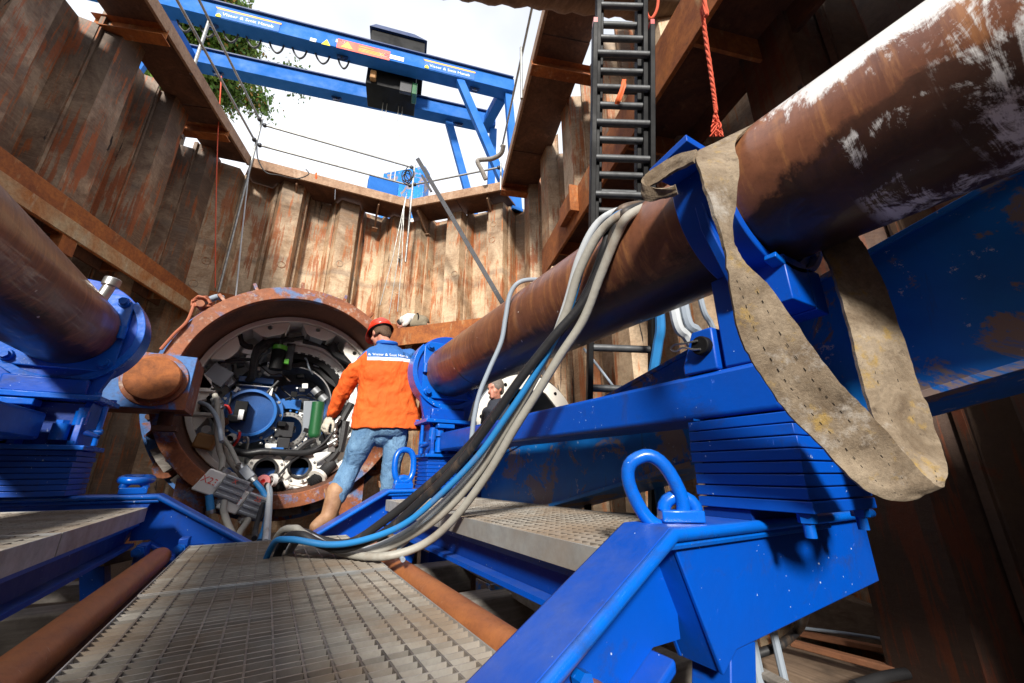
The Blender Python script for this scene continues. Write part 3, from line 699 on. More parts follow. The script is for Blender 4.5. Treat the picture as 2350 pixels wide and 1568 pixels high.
# ---- pipe supports on the far frame --------------------------------------
def shims(t, x0, x1, y0, y1, z0, z1, n, mat='blue'):
    h = (z1-z0)/n
    for i in range(n):
        j = lambda: random.uniform(-.004, .004)
        MB().bb(x0+j(), x1+j(), y0+j(), y1+j(), z0+h*i+.0018, z0+h*(i+1)-.0018).build('shim_plate', MAT[mat], t, bev=.0025)
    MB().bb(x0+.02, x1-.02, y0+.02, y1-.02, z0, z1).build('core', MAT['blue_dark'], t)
def support(label, px, pz, s):
    """s = +1: right support, -1: left; inner side is at px - s*..."""
    t = thing('pipe_support', label, 'support', (px, 3.45, .27))
    x0, x1 = px-.17, px+.2
    y0, y1 = 3.30, 3.62
    if s < 0: x0, x1 = px-.2, px+.22
    shims(t, x0, x1, y0, y1, .272, .52, 8)
    ix = x0 if s > 0 else x1      # inner edge (towards the gangway)
    MB().bb(x0-.03, x1+.03, y0-.04, y1, .521, .547).build('base_plate', MAT['blue_glossy'], t, bev=.004)
    for bx in (x0+.03, x1-.03):
        MB().hexnut((bx, y0-.015, .548), (0, 0, 1), .024, .022).cyl((bx, y0-.015, .548), (bx, y0-.015, .6), .013, 10).build('bolt', MAT['blue_glossy'], t)
    # slide unit: ribs, body, pins
    for rx in (x0+.01, x0+.14, x1-.04):
        MB().prism([(rx, y0-.03, .547), (rx, y1-.02, .547), (rx, y1-.02, .80), (rx, y0+.03, .80), (rx, y0-.03, .70)], (.03, 0, 0)).build('rib', MAT['blue'], t, bev=.004)
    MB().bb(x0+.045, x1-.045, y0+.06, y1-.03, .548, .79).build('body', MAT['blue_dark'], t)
    for (bx, z0_, z1_, r) in ((x0+.09, .56, .66, .035), (x0+.09, .69, .75, .04), (x1-.1, .575, .665, .038), (ix+(.03 if s > 0 else -.03), .66, .74, .032)):
        MB().cyl((bx, y0-.0, z0_), (bx, y0-.0, z1_), r, 18).hexnut((bx, y0, z1_), (0, 0, 1), r*.8, .02).build('pin', MAT['blue_glossy'], t)
    MB().bb(x0+.05, x0+.2, y0-.07, y0+.03, .755, .79).build('lug', MAT['blue_glossy'], t, bev=.005)
    # valve handle and hydraulic fittings on the inner side
    hx = ix-s*.045
    MB().cyl((hx, y0+.05, .55), (hx, y0+.05, .78), .014, 10).build('stay_rod', MAT['blue_glossy'], t)
    MB().cyl((ix-s*.005, y0+.05, .63), (hx-s*.02, y0+.05, .63), .016, 10).build('pin', MAT['blue_glossy'], t)
    MB().cyl((hx+s*.02, y0-.05, .615), (hx-s*.05, y0-.1, .59), .016, 10, .009).build('valve_handle', MAT['blue_dark'], t)
    MB().bb(x0-.05, x1+.04, y0-.06, y1-.01, .80, .83).build('top_plate', MAT['blue_glossy'], t, bev=.004)
    MB().bb(x0+.01, x1-.05, y0+.0, y1-.05, .831, .93).build('seat_block', MAT['blue'], t, bev=.012)
    for bx in (x0-.025, x1+.015):
        for by in (y0-.03, y1-.06): MB().hexnut((bx, by, .831), (0, 0, 1), .02, .018).build('bolt', MAT['blue_glossy'], t)
    # round plate narrowing to the seat
    RR = .335; hw = .2; poly = []
    za = pz-RR*.62
    for i in range(33):
        a = R_(-38)+R_(256)*i/32; poly.append((px+RR*math.cos(a), pz+RR*math.sin(a)))
    poly += [(px-hw, .831), (px+hw, .831)]
    m = MB(); m.prism([V((x, 3.345, z)) for x, z in poly], (0, .05, 0)); o = m.build('round_plate', MAT['blue'], t, bev=.004)
    m = MB(); m.lathe([(RR-.03, 0), (RR+.012, 0), (RR+.012, .16), (RR-.004, .16), (RR-.004, .052), (RR-.03, .052)], (px, 3.32, pz), (0, 1, 0), 48, R_(-40), R_(220)); m.build('rim', MAT['blue_glossy'], t, bev=.003)
    # bolted square flange at the pipe end
    c = .255; ch = .05; sq = [(-c+ch, -c), (c-ch, -c), (c, -c+ch), (c, c-ch), (c-ch, c), (-c+ch, c), (-c, c-ch), (-c, -c+ch)]
    fl_ = MB().prism([V((px+a, 3.318, pz+b)) for a, b in sq], (0, .026, 0)).build('end_flange', MAT['blue_glossy'], t, bev=.006)
    for a, b in ((-1, 1), (1, 1), (-1, -1), (1, -1)):
        MB().lathe([(.0, 0), (.034, 0), (.03, -.02), (.0, -.02)], (px+a*.205, 3.317, pz+b*.205), (0, 1, 0), 18).hexnut((px+a*.205, 3.297, pz+b*.205), (0, -1, 0), .023, .02).build('flange_bolt', MAT['blue_glossy'], t)
    for a in (-1, 1):
        MB().cyl((px+a*.243, 3.3, pz-.04), (px+a*.243, 3.3, pz+.04), .022, 14).build('pin', MAT['blue_glossy'], t)
    return t
support('blue pipe support with shim stack right of the man in orange', PRX, PRZ, 1)
support('blue pipe support with shim stack left of the rusty trunnion disc', PLX, PLZ, -1)
# small chromed plug on the left pipe end
t = thing('steel_plug', 'short chromed plug standing on the end of the left pipe', 'plug', (-1.02, 3.15, 1.45))
MB().cyl((-1.03, 3.17, 1.40), (-1.01, 3.17, 1.50), .03, 18).build('stem', MAT['steel'], t)
MB().cyl((-1.012, 3.17, 1.487), (-1.005, 3.17, 1.54), .042, 18).build('cap', MAT['steel'], t, bev=.004)

# ---- long slide beams lying on the stacks --------------------------------
for nm, x0, x1 in (('smooth blue slide beam lying from near shim stack to far right support', 1.2, 1.46), ('smooth blue slide beam leading to the left support', -1.42, -1.1)):
    t = thing('slide_beam', nm, 'beam', ((x0+x1)/2, 1.8, .56))
    MB().bb(x0, x1, .57, 3.235, .568, .715).build('box_section', MAT['blue'], t, bev=.016)
    MB().bb(x0+.05, x1-.05, .558, .5685, .595, .69).build('end_cap', MAT['blue_dark'], t)

# ---- near right cradle ---------------------------------------------------
t = thing('pipe_cradle', 'blue saddle cradle with tall shim stack carrying the smeared pipe', 'cradle', (1.38, .7, .27))
shims(t, 1.2, 1.575, .552, .875, .298, .562, 8)
MB().bb(1.215, 1.56, .72, .87, .271, .2965).build('packer', MAT['blue_dark'], t)
for bx, by in ((1.235, .585), (1.545, .585)):
    MB().hexnut((bx, by, .2975), (0, 0, -1), .023, .022).cyl((bx, by, .2975), (bx, by, .24), .014, 12).build('nut', MAT['blue_glossy'], t)
MB().hexnut((1.225, .85, .563), (0, 0, 1), .02, .018).build('bolt', MAT['blue_glossy'], t)
# pedestal on the beam and saddle shell
MB().bb(1.21, 1.36, .6, .72, .717, 1.02).build('pedestal', MAT['blue'], t, bev=.006)
m = MB(); m.prism([(1.17, .60, .93), (1.055, .60, 1.12), (1.035, .60, 1.25), (1.075, .60, 1.24), (1.15, .60, 1.1), (1.24, .60, 1.0), (1.24, .60, .93)], (0, .03, 0)); m.build('rib', MAT['blue'], t, bev=.004)
m = MB(); ri, ro = PR+.006, PR+.036
m.lathe([(ri, 0), (ro, 0), (ro, .165), (ri, .165)], (PRX, .528, PRZ), (0, 1, 0), 40, R_(-190), R_(-22)); sh = m
# lathe: u = +x axis, b = ax x u -> check handled by full symmetric build below
def shell(a0, a1, r0, r1, y0, y1, n=40):
    m = MB(); vs = []; fs = []
    for i in range(n+1):
        a = a0+(a1-a0)*i/n
        for r, y in ((r0, y0), (r1, y0), (r1, y1), (r0, y1)): vs.append((PRX+r*math.cos(a), y, PRZ+r*math.sin(a)))
    for i in range(n):
        for k in range(4): fs.append((4*i+k, 4*i+(k+1) % 4, 4*i+4+(k+1) % 4, 4*i+4+k))
    fs += [(3, 2, 1, 0), tuple(4*n+k for k in range(4))]
    return m.add(vs, fs)
shell(R_(165), R_(335), ri, ro, .528, .695).build('saddle', MAT['blue'], t, bev=.004)
shell(R_(-112), R_(-30), ro-.001, ro+.018, .50, .535).build('saddle_lip', MAT['blue_glossy'], t, bev=.003)
MB().bb(1.24, 1.38, .50, .6, .88, 1.03).build('stop_plate', MAT['blue'], t, bev=.004)
MB().bb(1.381, 1.46, .50, .66, .875, 1.02).build('stop_plate', MAT['blue'], t, bev=.004)
fr = lambda u, v, w: (u, v, 1.318+w)
plate([(.905, .535), (.925, .69), (1.085, .69), (1.085, .535)], [(.962, .655, .013), (.958, .58, .013)], fr, .024, 16).build('bolt_tab', MAT['blue'], t, bev=.002)
# locking lug, black pin and wire clip
MB().prism([(1.195, .735, .717), (1.195, .735, .86), (1.195, .81, .86), (1.195, .86, .75), (1.195, .86, .717)], (.06, 0, 0)).build('lug', MAT['blue'], t, bev=.006)
MB().cyl((1.17, .77, .8), (1.3, .77, .8), .032, 20).build('lock_pin', MAT['black'], t, bev=.004)
cp = [(1.165, .77, .815), (1.16, .82, .818), (1.155, .85, .822), (1.15, .865, .81), (1.155, .85, .798), (1.16, .825, .805), (1.165, .79, .79), (1.167, .765, .785)]
MB().tube(crv([V(a) for a in cp], 5), .0035, 6).build('wire_clip', MAT['steel'], t)

# ---- big worn girder beside the stack ------------------------------------
gX = 1.605; gs = -.222
def gz(y, top): return (1.155-.222*(y-.15)) if top else (.665-.222*(y-.19))
t = thing('worn_girder', 'large worn blue girder with scraped paint sloping down behind the sling', 'girder', (gX+.15, 1.2, .2))
def gpl(x0, x1, y0, y1, a, b):  # sheet between heights a(y), b(y)
    return MB().hexa([(x0, y0, a(y0)), (x1, y0, a(y0)), (x1, y1, a(y1)), (x0, y1, a(y1)), (x0, y0, b(y0)), (x1, y0, b(y0)), (x1, y1, b(y1)), (x0, y1, b(y1))])
gy0, gy1 = -1.2, 3.25
gpl(gX, gX+.02, gy0, gy1, lambda y: gz(y, 0), lambda y: gz(y, 1)-.021).build('side_plate', MAT['blue_worn'], t)
gpl(gX+.30, gX+.32, gy0, gy1, lambda y: gz(y, 0), lambda y: gz(y, 1)-.021).build('side_plate', MAT['blue_worn'], t)
gpl(gX-.012, gX+.335, gy0, gy1, lambda y: gz(y, 1)-.02, lambda y: gz(y, 1)).build('top_plate', MAT['blue_worn'], t, bev=.002)
gpl(gX-.028, gX+.35, gy0, gy1, lambda y: gz(y, 0)-.022, lambda y: gz(y, 0)-.001).build('bottom_plate', MAT['blue_worn'], t, bev=.002)
MB().bb(gX+.021, gX+.299, 3.2, 3.23, gz(3.2, 0), gz(3.2, 1)-.03).build('end_plate', MAT['blue_worn'], t)
MB().bb(gX+.08, gX+.24, 2.5, 2.7, PF-.03, gz(2.7, 0)-.01).build('leg', MAT['blue_dark'], t)
MB().bb(gX+.08, gX+.24, -.9, -.7, PF-.03, gz(-.9, 0)-.03).build('leg', MAT['blue_dark'], t)
t = None
# ================================================================== launch ring and tunnelling machine
TX, TZ = .125, 1.2
def t1(x, y): return (411.3+.18617*x, 703.1+.18617*y)
def t2(x, y): return (411.3+.19463*x, 955.2+.19463*y)
def t3(x, y): return (291.9+.24538*x, 782.7+.24538*y)
def q1(x, y, Y): return P(*t1(x, y), Y=Y)
def q2(x, y, Y): return P(*t2(x, y), Y=Y)
def q6(x, y, Y): return P(*z6(x, y), Y=Y)
def pol(r, deg, y): return V((TX+r*math.cos(R_(deg)), y, TZ+r*math.sin(R_(deg))))
def text(body, size, origin, ux, uz, mat, par, name='lettering', ext=.0008, align='CENTER'):
    cu = bpy.data.curves.new(name, 'FONT'); cu.body = body; cu.size = size; cu.extrude = ext; cu.align_x = align; cu.align_y = 'CENTER'; cu.resolution_u = 3
    o = bpy.data.objects.new(name, cu); COL.objects.link(o)
    dg = bpy.context.evaluated_depsgraph_get(); me = bpy.data.meshes.new_from_object(o.evaluated_get(dg))
    bpy.data.objects.remove(o); bpy.data.curves.remove(cu)
    ux = V(ux).normalized(); uz = V(uz); uz = (uz-ux*uz.dot(ux)).normalized(); nn = ux.cross(uz); og = V(origin)
    for v in me.vertices: c = v.co.copy(); v.co = og+ux*c.x+uz*c.y+nn*c.z
    me.materials.clear(); return link(name, me, MAT[mat], par, smooth=False)

# ---- rusty ring
t = thing('launch_ring', 'big round rusty launch ring with blue paint remains around the machine', 'ring', (TX, 4.8, PF))
MB().lathe([(1.0, 0), (1.13, 0), (1.13, .07), (1.0, .07)], (TX, 4.6, TZ), (0, 1, 0), 128).build('front_flange', MAT['ring_rust'], t, bev=.006)
MB().lathe([(1.0, 0), (1.015, 0), (.985, .5), (.965, .5)], (TX, 4.671, TZ), (0, 1, 0), 96).build('barrel', MAT['ring_inside'], t)
MB().lathe([(.99, 0), (1.27, 0), (1.27, .04), (.99, .04)], (TX, 5.02, TZ), (0, 1, 0), 128).build('back_flange', MAT['ring_blue'], t, bev=.004)
for i in range(24):
    a = 7.5+15*i; u = V((-math.sin(R_(a)), 0, math.cos(R_(a)))); c0, c1 = pol(1.0, a, 4.672), pol(1.12, a, 4.672); d0, d1 = pol(1.0, a, 5.019), pol(1.255, a, 5.019); h = u*.009
    MB().hexa([c0-h, c1-h, d1-h, d0-h, c0+h, c1+h, d1+h, d0+h]).build('rib', MAT['ring_rust'], t)
    if i % 2 == 0:
        b0 = pol(1.2, a+7, 5.018); MB().cyl(b0, b0+V((0, -.03, 0)), .028, 12).build('bolt', MAT['rust_dark'], t)
# packed soil cells in the lower part
for i in range(7):
    a = 216+15*i; 
    a0, a1 = a-5.5, a+5.5
    m = MB(); pts = []
    for r in (1.03, 1.21):
        for k in range(5): pts.append((r, a0+(a1-a0)*k/4))
    vs = [pol(r, aa, 4.76+random.uniform(-.02, .02)) for r, aa in pts]+[pol(r, aa, 5.018) for r, aa in pts]
    fs = [(k, k+1, 5+k+1, 5+k) for k in range(4)]+[(5+k, 5+k+1, 15+k+1, 15+k) for k in range(4)]+[(k, 10+k, 11+k, k+1) for k in range(4)]+[(0, 5, 15, 10), (4, 14, 19, 9)]
    m.add(vs, fs).build('soil_fill', MAT['timber_grey'], t)
for a in (131.8, 116.3, 94.7, 72.8, 56.4):
    u = V((-math.sin(R_(a)), 0, math.cos(R_(a))))*.016
    c0, c1, d0, d1 = pol(1.125, a, 4.66), pol(1.24, a, 4.69), pol(1.1, a, 4.95), pol(1.24, a, 4.76)
    MB().hexa([c0-u, c1-u, d1-u, d0-u, c0+u, c1+u, d1+u, d0+u]).build('fin', MAT['ring_rust'], t, bev=.003)
# round lifting lugs low on the ring
for a in (219, 322):
    c = pol(1.2, a, 4.95)
    MB().lathe([(.035, 0), (.1, 0), (.1, .05), (.035, .05)], c, (0, 1, 0), 28).build('lug', MAT['ring_rust'], t, bev=.004)
for a, w in ((204, 7), (333, 6)):
    m = MB(); vs = [pol(r, aa, yy) for yy in (4.97, 5.0) for r, aa in ((1.06, a-w), (1.25, a-w), (1.25, a+w), (1.06, a+w))]
    m.hexa(vs).build('bolted_plate', MAT['ring_blue'], t, bev=.004); b0 = pol(1.17, a, 4.969); MB().cyl(b0, b0+V((0, -.004, 0)), .035, 16).build('bolt', MAT['rust_dark'], t)
# feet so that the ring stands on the pit floor
for x in (-.55, .8): MB().bb(x-.12, x+.12, 4.7, 5.0, PF-.03, .35).build('foot', MAT['ring_rust'], t)
MB().bb(-.9, 1.15, 4.7, 5.0, PF-.03, PF+.12).build('sole_plate', MAT['rust_dark'], t)
# trunnion bracket with rusty disc on the left
tb = thing('trunnion_bracket', 'square bracket with big rusty disc beside the left blue plate', 'bracket', (-.95, 4.4, .9))
pA, pB, pC, pD = P(*t3(640, 155), Y=4.2), P(*t3(555, 640), Y=4.2), P(*t3(-90, 615), Y=4.2), P(*t3(-40, 120), Y=4.2)
xr, xl = (pA.x+pB.x)/2, -1.32; zt, zb = 1.335, .885
MB().bb(xl, xr, 4.2, 4.225, zb, zt).build('front_plate', MAT['ring_blue'], tb, bev=.004)
MB().bb(xl, xr, 4.226, 4.66, zt-.03, zt).build('side_plate', MAT['ring_rust'], tb, bev=.004)
MB().bb(xl, xr, 4.226, 4.66, zb, zb+.03).build('side_plate', MAT['ring_rust'], tb, bev=.004)
MB().bb(xr-.03, xr, 4.226, 4.66, zb+.031, zt-.031).build('side_plate', MAT['ring_rust'], tb)
dc = P(*t3(300, 365), Y=4.15); dc = V((-.895, 4.199, 1.115))
MB().lathe([(0, 0), (.215, 0), (.215, -.02), (0, -.02)], dc, (0, 1, 0), 56).build('collar', MAT['ring_rust'], tb, bev=.004)
MB().lathe([(0, -.021), (.178, -.021), (.178, -.085), (.17, -.095), (0, -.095)], dc, (0, 1, 0), 56).build('disc', MAT['rust_disc'], tb)
MB().cyl((-.80, 4.4, zb-.001), (-.80, 4.4, zb-.12), .05, 14).bb(-.86, -.7, 4.3, 4.45, zb-.16, zb-.12).build('stub', MAT['rust_dark'], tb)
# rope tied to the ring top
rp = thing('tied_rope', 'brown rope knotted round a pin on the upper left of the launch ring', 'rope', pol(1.14, 140, 4.7))
kc = q6(385, 245, 4.62)
MB().cyl(kc+V((0, -.06, 0)), kc+V((0, .06, 0)), .035, 16).build('pin', MAT['ring_rust'], rp)
rng = random.Random(3)
for k in range(5):
    pts = [kc+V((.075*math.cos(a+k)+rng.uniform(-.015, .015), rng.uniform(-.05, .05), .055*math.sin(a+k)+.03+rng.uniform(-.01, .01))) for a in [i*math.pi/4 for i in range(8)]]
    MB().tube(pts, .012, 6, closed=True).build('coil', MAT['brown_rope'], rp)
MB().tube(crv([kc+V((-.05, -.02, .0)), q6(310, 330, 4.58), q6(240, 400, 4.57), q6(165, 485, 4.57)], 6), .014, 8).build('tail', MAT['brown_rope'], rp)
MB().tube(crv([kc+V((.02, .03, .06)), q6(430, 215, 4.75), q6(470, 200, 4.8), q6(500, 205, 4.85)], 6), .03, 10).build('hose_end', MAT['hose_grey'], rp)

# ---- tunnelling machine
t = thing('tunnelling_machine', 'tunnelling machine seen from behind, white rimmed drum full of hoses', 'machine', (TX, 5.8, PF))
MB().lathe([(.90, 0), (.955, 0), (.955, .05), (.90, .05)], (TX, 5.08, TZ), (0, 1, 0), 128).build('rim', MAT['white_ring'], t, bev=.006)
MB().lathe([(.93, 0), (.95, 0), (.95, 2.0), (.93, 2.0)], (TX, 5.131, TZ), (0, 1, 0), 96).build('drum', MAT['white_paint'], t)
MB().lathe([(0, 0), (.929, 0), (.929, .02), (0, .02)], (TX, 6.9, TZ), (0, 1, 0), 64).build('bulkhead', MAT['grey_paint'], t)
for yy, r0, mt in ((5.62, .80, 'white_paint'), (6.15, .72, 'white_paint')):
    MB().lathe([(r0, 0), (.929, 0), (.929, .03), (r0, .03)], (TX, yy, TZ), (0, 1, 0), 96).build('inner_rib', MAT[mt], t)
# white segment plates with bolt holes
SEG = [112.5, 79, 45, 13, 146, 178, 322]
for a in SEG:
    hw_ = 12.5 if a < 140 or a > 200 else 11; pts = []
    for k in range(9): pts.append((.899, a-hw_+2*hw_*k/8))
    inner = [(.79, a+hw_-3.5), (.765, a+hw_-7), (.765, a-hw_+7), (.79, a-hw_+3.5)]
    P2 = [(TX+r*math.cos(R_(x)), TZ+r*math.sin(R_(x))) for r, x in pts+inner]
    holes = [(TX+.865*math.cos(R_(a+1.2)), TZ+.865*math.sin(R_(a+1.2)), .026)] if a in (112.5, 79, 45, 322) else []
    plate(P2, holes, lambda u, v, w: (u, 5.14+w, v), .02, 16).build('segment_plate', MAT['white_ring'], t, bev=.002)
    # box sides behind the plate
    for e in (-1, 1):
        b0, b1 = pol(.9, a+e*hw_, 5.161), pol(.79, a+e*(hw_-3.5), 5.161); u = V((0, .3, 0)); n_ = V((-math.sin(R_(a)), 0, math.cos(R_(a))))*.006*(-e)
        MB().hexa([b0, b1, b1+u, b0+u, b0+n_, b1+n_, b1+u+n_, b0+u+n_]).build('segment_side', MAT['white_paint'], t)
    b0, b1 = pol(.766, a-hw_+7, 5.161), pol(.766, a+hw_-7, 5.161); u = V((0, .3, 0)); n_ = V((math.cos(R_(a)), 0, math.sin(R_(a))))*.006
    MB().hexa([b0, b1, b1+u, b0+u, b0+n_, b1+n_, b1+u+n_, b0+u+n_]).build('segment_side', MAT['grey_paint'], t)
# concentric arcs in the upper right half: white guard, black cable tray, dark shell
def arc(r0, r1, y0, y1, a0, a1, mat, name, n=36, c=(TX, TZ)):
    m = MB(); vs = []; fs = []
    for i in range(n+1):
        a = R_(a0+(a1-a0)*i/n)
        for r, y in ((r0, y0), (r1, y0), (r1, y1), (r0, y1)): vs.append((c[0]+r*math.cos(a), y, c[1]+r*math.sin(a)))
    for i in range(n):
        for k in range(4): fs.append((4*i+k, 4*i+(k+1) % 4, 4*i+4+(k+1) % 4, 4*i+4+k))
    fs += [(3, 2, 1, 0), tuple(4*n+k for k in range(4))]
    return m.add(vs, fs).build(name, MAT[mat], t)
arc(.72, .75, 5.4, 5.9, -20, 112, 'white_paint', 'guard_arc')
arc(.61, .715, 5.5, 5.53, -15, 108, 'white_paint', 'guard_arc')
arc(.53, .60, 5.42, 5.7, -5, 100, 'black', 'cable_tray')
for k in range(13): arc(.601, .612, 5.40, 5.44, -4+8*k, 1+8*k, 'dark_steel', 'tray_link', 4)
arc(.44, .455, 5.5, 6.0, -30, 110, 'steel', 'pipe_arc')
for a in (20, 45, 70):
    c = pol(.66, a, 5.49); MB().hexnut(c, (0, -1, 0), .018, .016).build('bolt', MAT['steel'], t)
for a in (100, 62, 28):
    b0, b1 = pol(.76, a, 5.42), pol(.92, a, 5.42); u = V((0, .3, 0)); n_ = V((-math.sin(R_(a)), 0, math.cos(R_(a))))*.012
    MB().hexa([b0, b1, b1+u, b0+u, b0+n_, b1+n_, b1+u+n_, b0+u+n_]).build('web_plate', MAT['grey_paint'], t)
# dark inner body
MB().lathe([(0, 0), (.43, 0), (.43, .7), (0, .7)], (TX+.05, 5.95, TZ-.12), (0, 1, 0), 48).build('drive_body', MAT['tbm_blue'], t)
MB().bb(-.62, .75, 6.3, 6.5, .5, 1.75).build('machine_frame', MAT['grey_paint'], t)
# big blue drum
dcn = P(573.6, 948, Y=5.35)
MB().lathe([(0, 0), (.225, 0), (.225, -.02), (.238, -.02), (.238, -.045), (.262, -.045), (.275, 0), (.275, .35), (0, .35)], dcn, (0, 1, 0), 72).build('motor_drum', MAT['tbm_blue'], t)
MB().lathe([(.228, -.046), (.255, -.046), (.258, -.058), (.232, -.06)], dcn, (0, 1, 0), 72).build('drum_rim', MAT['tbm_blue_light'], t)
for rr in (.012, .03, .05): MB().lathe([(rr, -.0005), (rr+.004, -.0005), (rr+.004, -.004), (rr, -.004)], dcn+V((-.03, 0, 0)), (0, 1, 0), 28).build('grille_ring', MAT['tbm_blue_light'], t)
for k in range(15):
    rr = .07+.01*k; MB().lathe([(rr, -.0005), (rr+.003, -.0005), (rr+.003, -.003), (rr, -.003)], dcn, (0, 1, 0), 40).build('grille_ring', MAT['tbm_blue'], t)
for a in range(0, 360, 30):
    c = dcn+V((.30*math.cos(R_(a)), .06, .30*math.sin(R_(a)))); MB().hexnut(c, (0, -1, 0), .016, .02).build('bolt', MAT['steel'], t)
MB().lathe([(.24, .05), (.325, .05), (.325, .08), (.24, .08)], dcn, (0, 1, 0), 56).build('drum_flange', MAT['tbm_blue_light'], t)
def bxp(fn, x0, y0, x1, y1, Y, dep, name, mat, rot=0, bev=.006):
    a = P(*fn(x0, y0), Y=Y); b = P(*fn(x1, y1), Y=Y); c = (a+b)/2+V((0, dep/2, 0)); R = Mx.Rotation(R_(rot), 3, 'Y')
    o = MB().box(c, (abs(b.x-a.x), dep, abs(b.z-a.z)), R).build(name, MAT[mat], t, bev=bev); return c
bxp(t1, 740, 850, 1160, 960, 5.45, .3, 'terminal_box', 'tbm_blue')
bxp(t1, 730, 955, 1140, 1000, 5.33, .1, 'shelf_bar', 'white_paint')
bxp(t1, 690, 990, 720, 1060, 5.34, .02, 'shelf_stay', 'white_paint', 20); bxp(t1, 1120, 1000, 1140, 1110, 5.34, .02, 'shelf_stay', 'white_paint')
bxp(t1, 1180, 1130, 1480, 1340, 5.5, .35, 'gear_housing', 'tbm_blue_light')
bxp(t1, 1480, 1130, 1580, 1330, 5.6, .3, 'gear_cover', 'dark_steel')
bxp(t1, 360, 720, 600, 960, 5.22, .12, 'junction_box', 'grey_paint', 28)
bxp(t1, 560, 880, 660, 980, 5.3, .12, 'junction_box', 'grey_paint', 35)
bxp(t1, 1010, 720, 1260, 850, 5.5, .15, 'cover_plate', 'grey_paint', -6)
bxp(t1, 780, 520, 895, 595, 5.24, .04, 'sensor_box', 'white_paint', 8)
MB().lathe([(0, 0), (.048, 0), (.052, .02), (.052, .05), (0, .05)], q1(880, 640, 5.25), (0, 1, 0), 28).build('pressure_gauge', MAT['white_paint'], t)
MB().lathe([(.11, 0), (.15, 0), (.15, .12), (.11, .12)], q1(1010, 640, 5.5), (-.3, 1, 0), 40).build('clamp_ring', MAT['white_paint'], t)
# filter: green head over black bowl
fc = q1(1230, 560, 5.3)
MB().cyl(fc+V((0, 0, -.22)), fc+V((0, 0, .02)), .075, 20).build('filter_bowl', MAT['black'], t, bev=.006)
MB().cyl(fc+V((0, 0, .021)), fc+V((0, 0, .075)), .08, 20).build('filter_head', MAT['bright_green'], t, bev=.006)
MB().bb(fc.x+.07, fc.x+.12, fc.y-.03, fc.y+.03, fc.z-.14, fc.z-.08).build('filter_port', MAT['bright_green'], t, bev=.006)
MB().cyl(fc+V((0, 0, .076)), fc+V((0, 0, .12)), .03, 12).build('filter_cap', MAT['dark_steel'], t)
bxp(t1, 1330, 450, 1380, 790, 5.4, .03, 'upright_bar', 'dark_steel')
# green accumulator
ga = q1(1690, 1360, 5.25)
MB().cyl(ga+V((.01, 0, -.20)), ga+V((0, 0, .17)), .07, 22).ell(ga+V((.01, 0, -.2)), (.07, .07, .06)).build('accumulator', MAT['green_paint'], t)
MB().cyl(ga+V((.03, 0, -.3)), ga+V((.012, 0, -.2)), .04, 12).cyl(ga+V((.05, 0, -.36)), ga+V((.03, 0, -.29)), .055, 6).build('accumulator_valve', MAT['steel'], t)
MB().cyl(q1(1660, 1020, 5.3), q1(1800, 1160, 5.28), .05, 16).build('cylinder', MAT['alu_grey'], t); MB().cyl(q1(1715, 1075, 5.298), q1(1745, 1108, 5.29), .06, 16).build('cylinder_clamp', MAT['black'], t)
bxp(t1, 1560, 1160, 1660, 1560, 5.36, .02, 'mount_plate', 'grey_paint', -6)
# white flange ring with bolt holes on the right
wf = q1(1330, 1520, 5.5)
P2 = [(wf.x+.25*math.cos(2*math.pi*i/40), wf.z+.25*math.sin(2*math.pi*i/40)) for i in range(40)]
hl_ = [(wf.x+.225*math.cos(2*math.pi*i/20), wf.z+.225*math.sin(2*math.pi*i/20), .012) for i in range(20)]+[(wf.x, wf.z, .16)]
plate(P2, hl_, lambda u, v, w: (u, 5.5+w, v), .03, 22).build('bolt_ring', MAT['white_paint'], t)
plate([(wf.x+.2*math.cos(2*math.pi*i/40), wf.z+.2*math.sin(2*math.pi*i/40)) for i in range(40)], [(wf.x+.18*math.cos(2*math.pi*i/24), wf.z+.18*math.sin(2*math.pi*i/24), .008) for i in range(24)]+[(wf.x, wf.z, .155)], lambda u, v, w: (u, 5.47+w, v), .028, 22).build('bolt_ring', MAT['steel'], t)
bxp(t2, 1150, 60, 1330, 250, 5.4, .2, 'valve_block', 'dark_steel'); bxp(t2, 1160, 250, 1290, 380, 5.38, .2, 'valve_block', 'dark_steel'); bxp(t2, 1015, 320, 1140, 400, 5.36, .1, 'valve_block', 'white_paint'); bxp(t2, 1085, 365, 1230, 400, 5.34, .05, 'valve_block', 'tbm_blue_light')
# left hand white brackets and parts
for poly in ([(150, 1000), (240, 740), (330, 880), (430, 1010)],): 
    MB().prism([q1(x, y, 5.14) for x, y in poly], (0, .02, 0)).build('gusset_plate', MAT['white_ring'], t)
bxp(t1, 150, 1010, 440, 1060, 5.10, .3, 'bracket_shelf', 'white_ring'); bxp(t1, 140, 1060, 200, 1300, 5.11, .28, 'bracket_shelf', 'white_ring'); bxp(t1, 130, 1295, 400, 1350, 5.10, .3, 'bracket_shelf', 'white_ring')
MB().prism([q1(x, y, 5.13) for x, y in ((100, 1360), (350, 1360), (170, 1560), (140, 1568))], (0, .02, 0)).build('gusset_plate', MAT['white_ring'], t)
bxp(t1, 200, 1070, 450, 1300, 5.4, .1, 'recess', 'black')
for k in range(4): MB().tube(crv([q1(210, 1120+45*k, 5.36), q1(320, 1150+40*k, 5.28), q1(420, 1200+60*k, 5.3), q1(470, 1260+80*k, 5.34)], 6), .018, 8).build('hose', MAT['black_rubber'], t)
bxp(t1, 700, 1160, 810, 1400, 5.22, .14, 'pump_block', 'black'); bxp(t1, 600, 1330, 740, 1420, 5.2, .16, 'pump_block', 'dark_steel'); bxp(t1, 740, 1270, 780, 1400, 5.19, .02, 'label_plate', 'label_white')
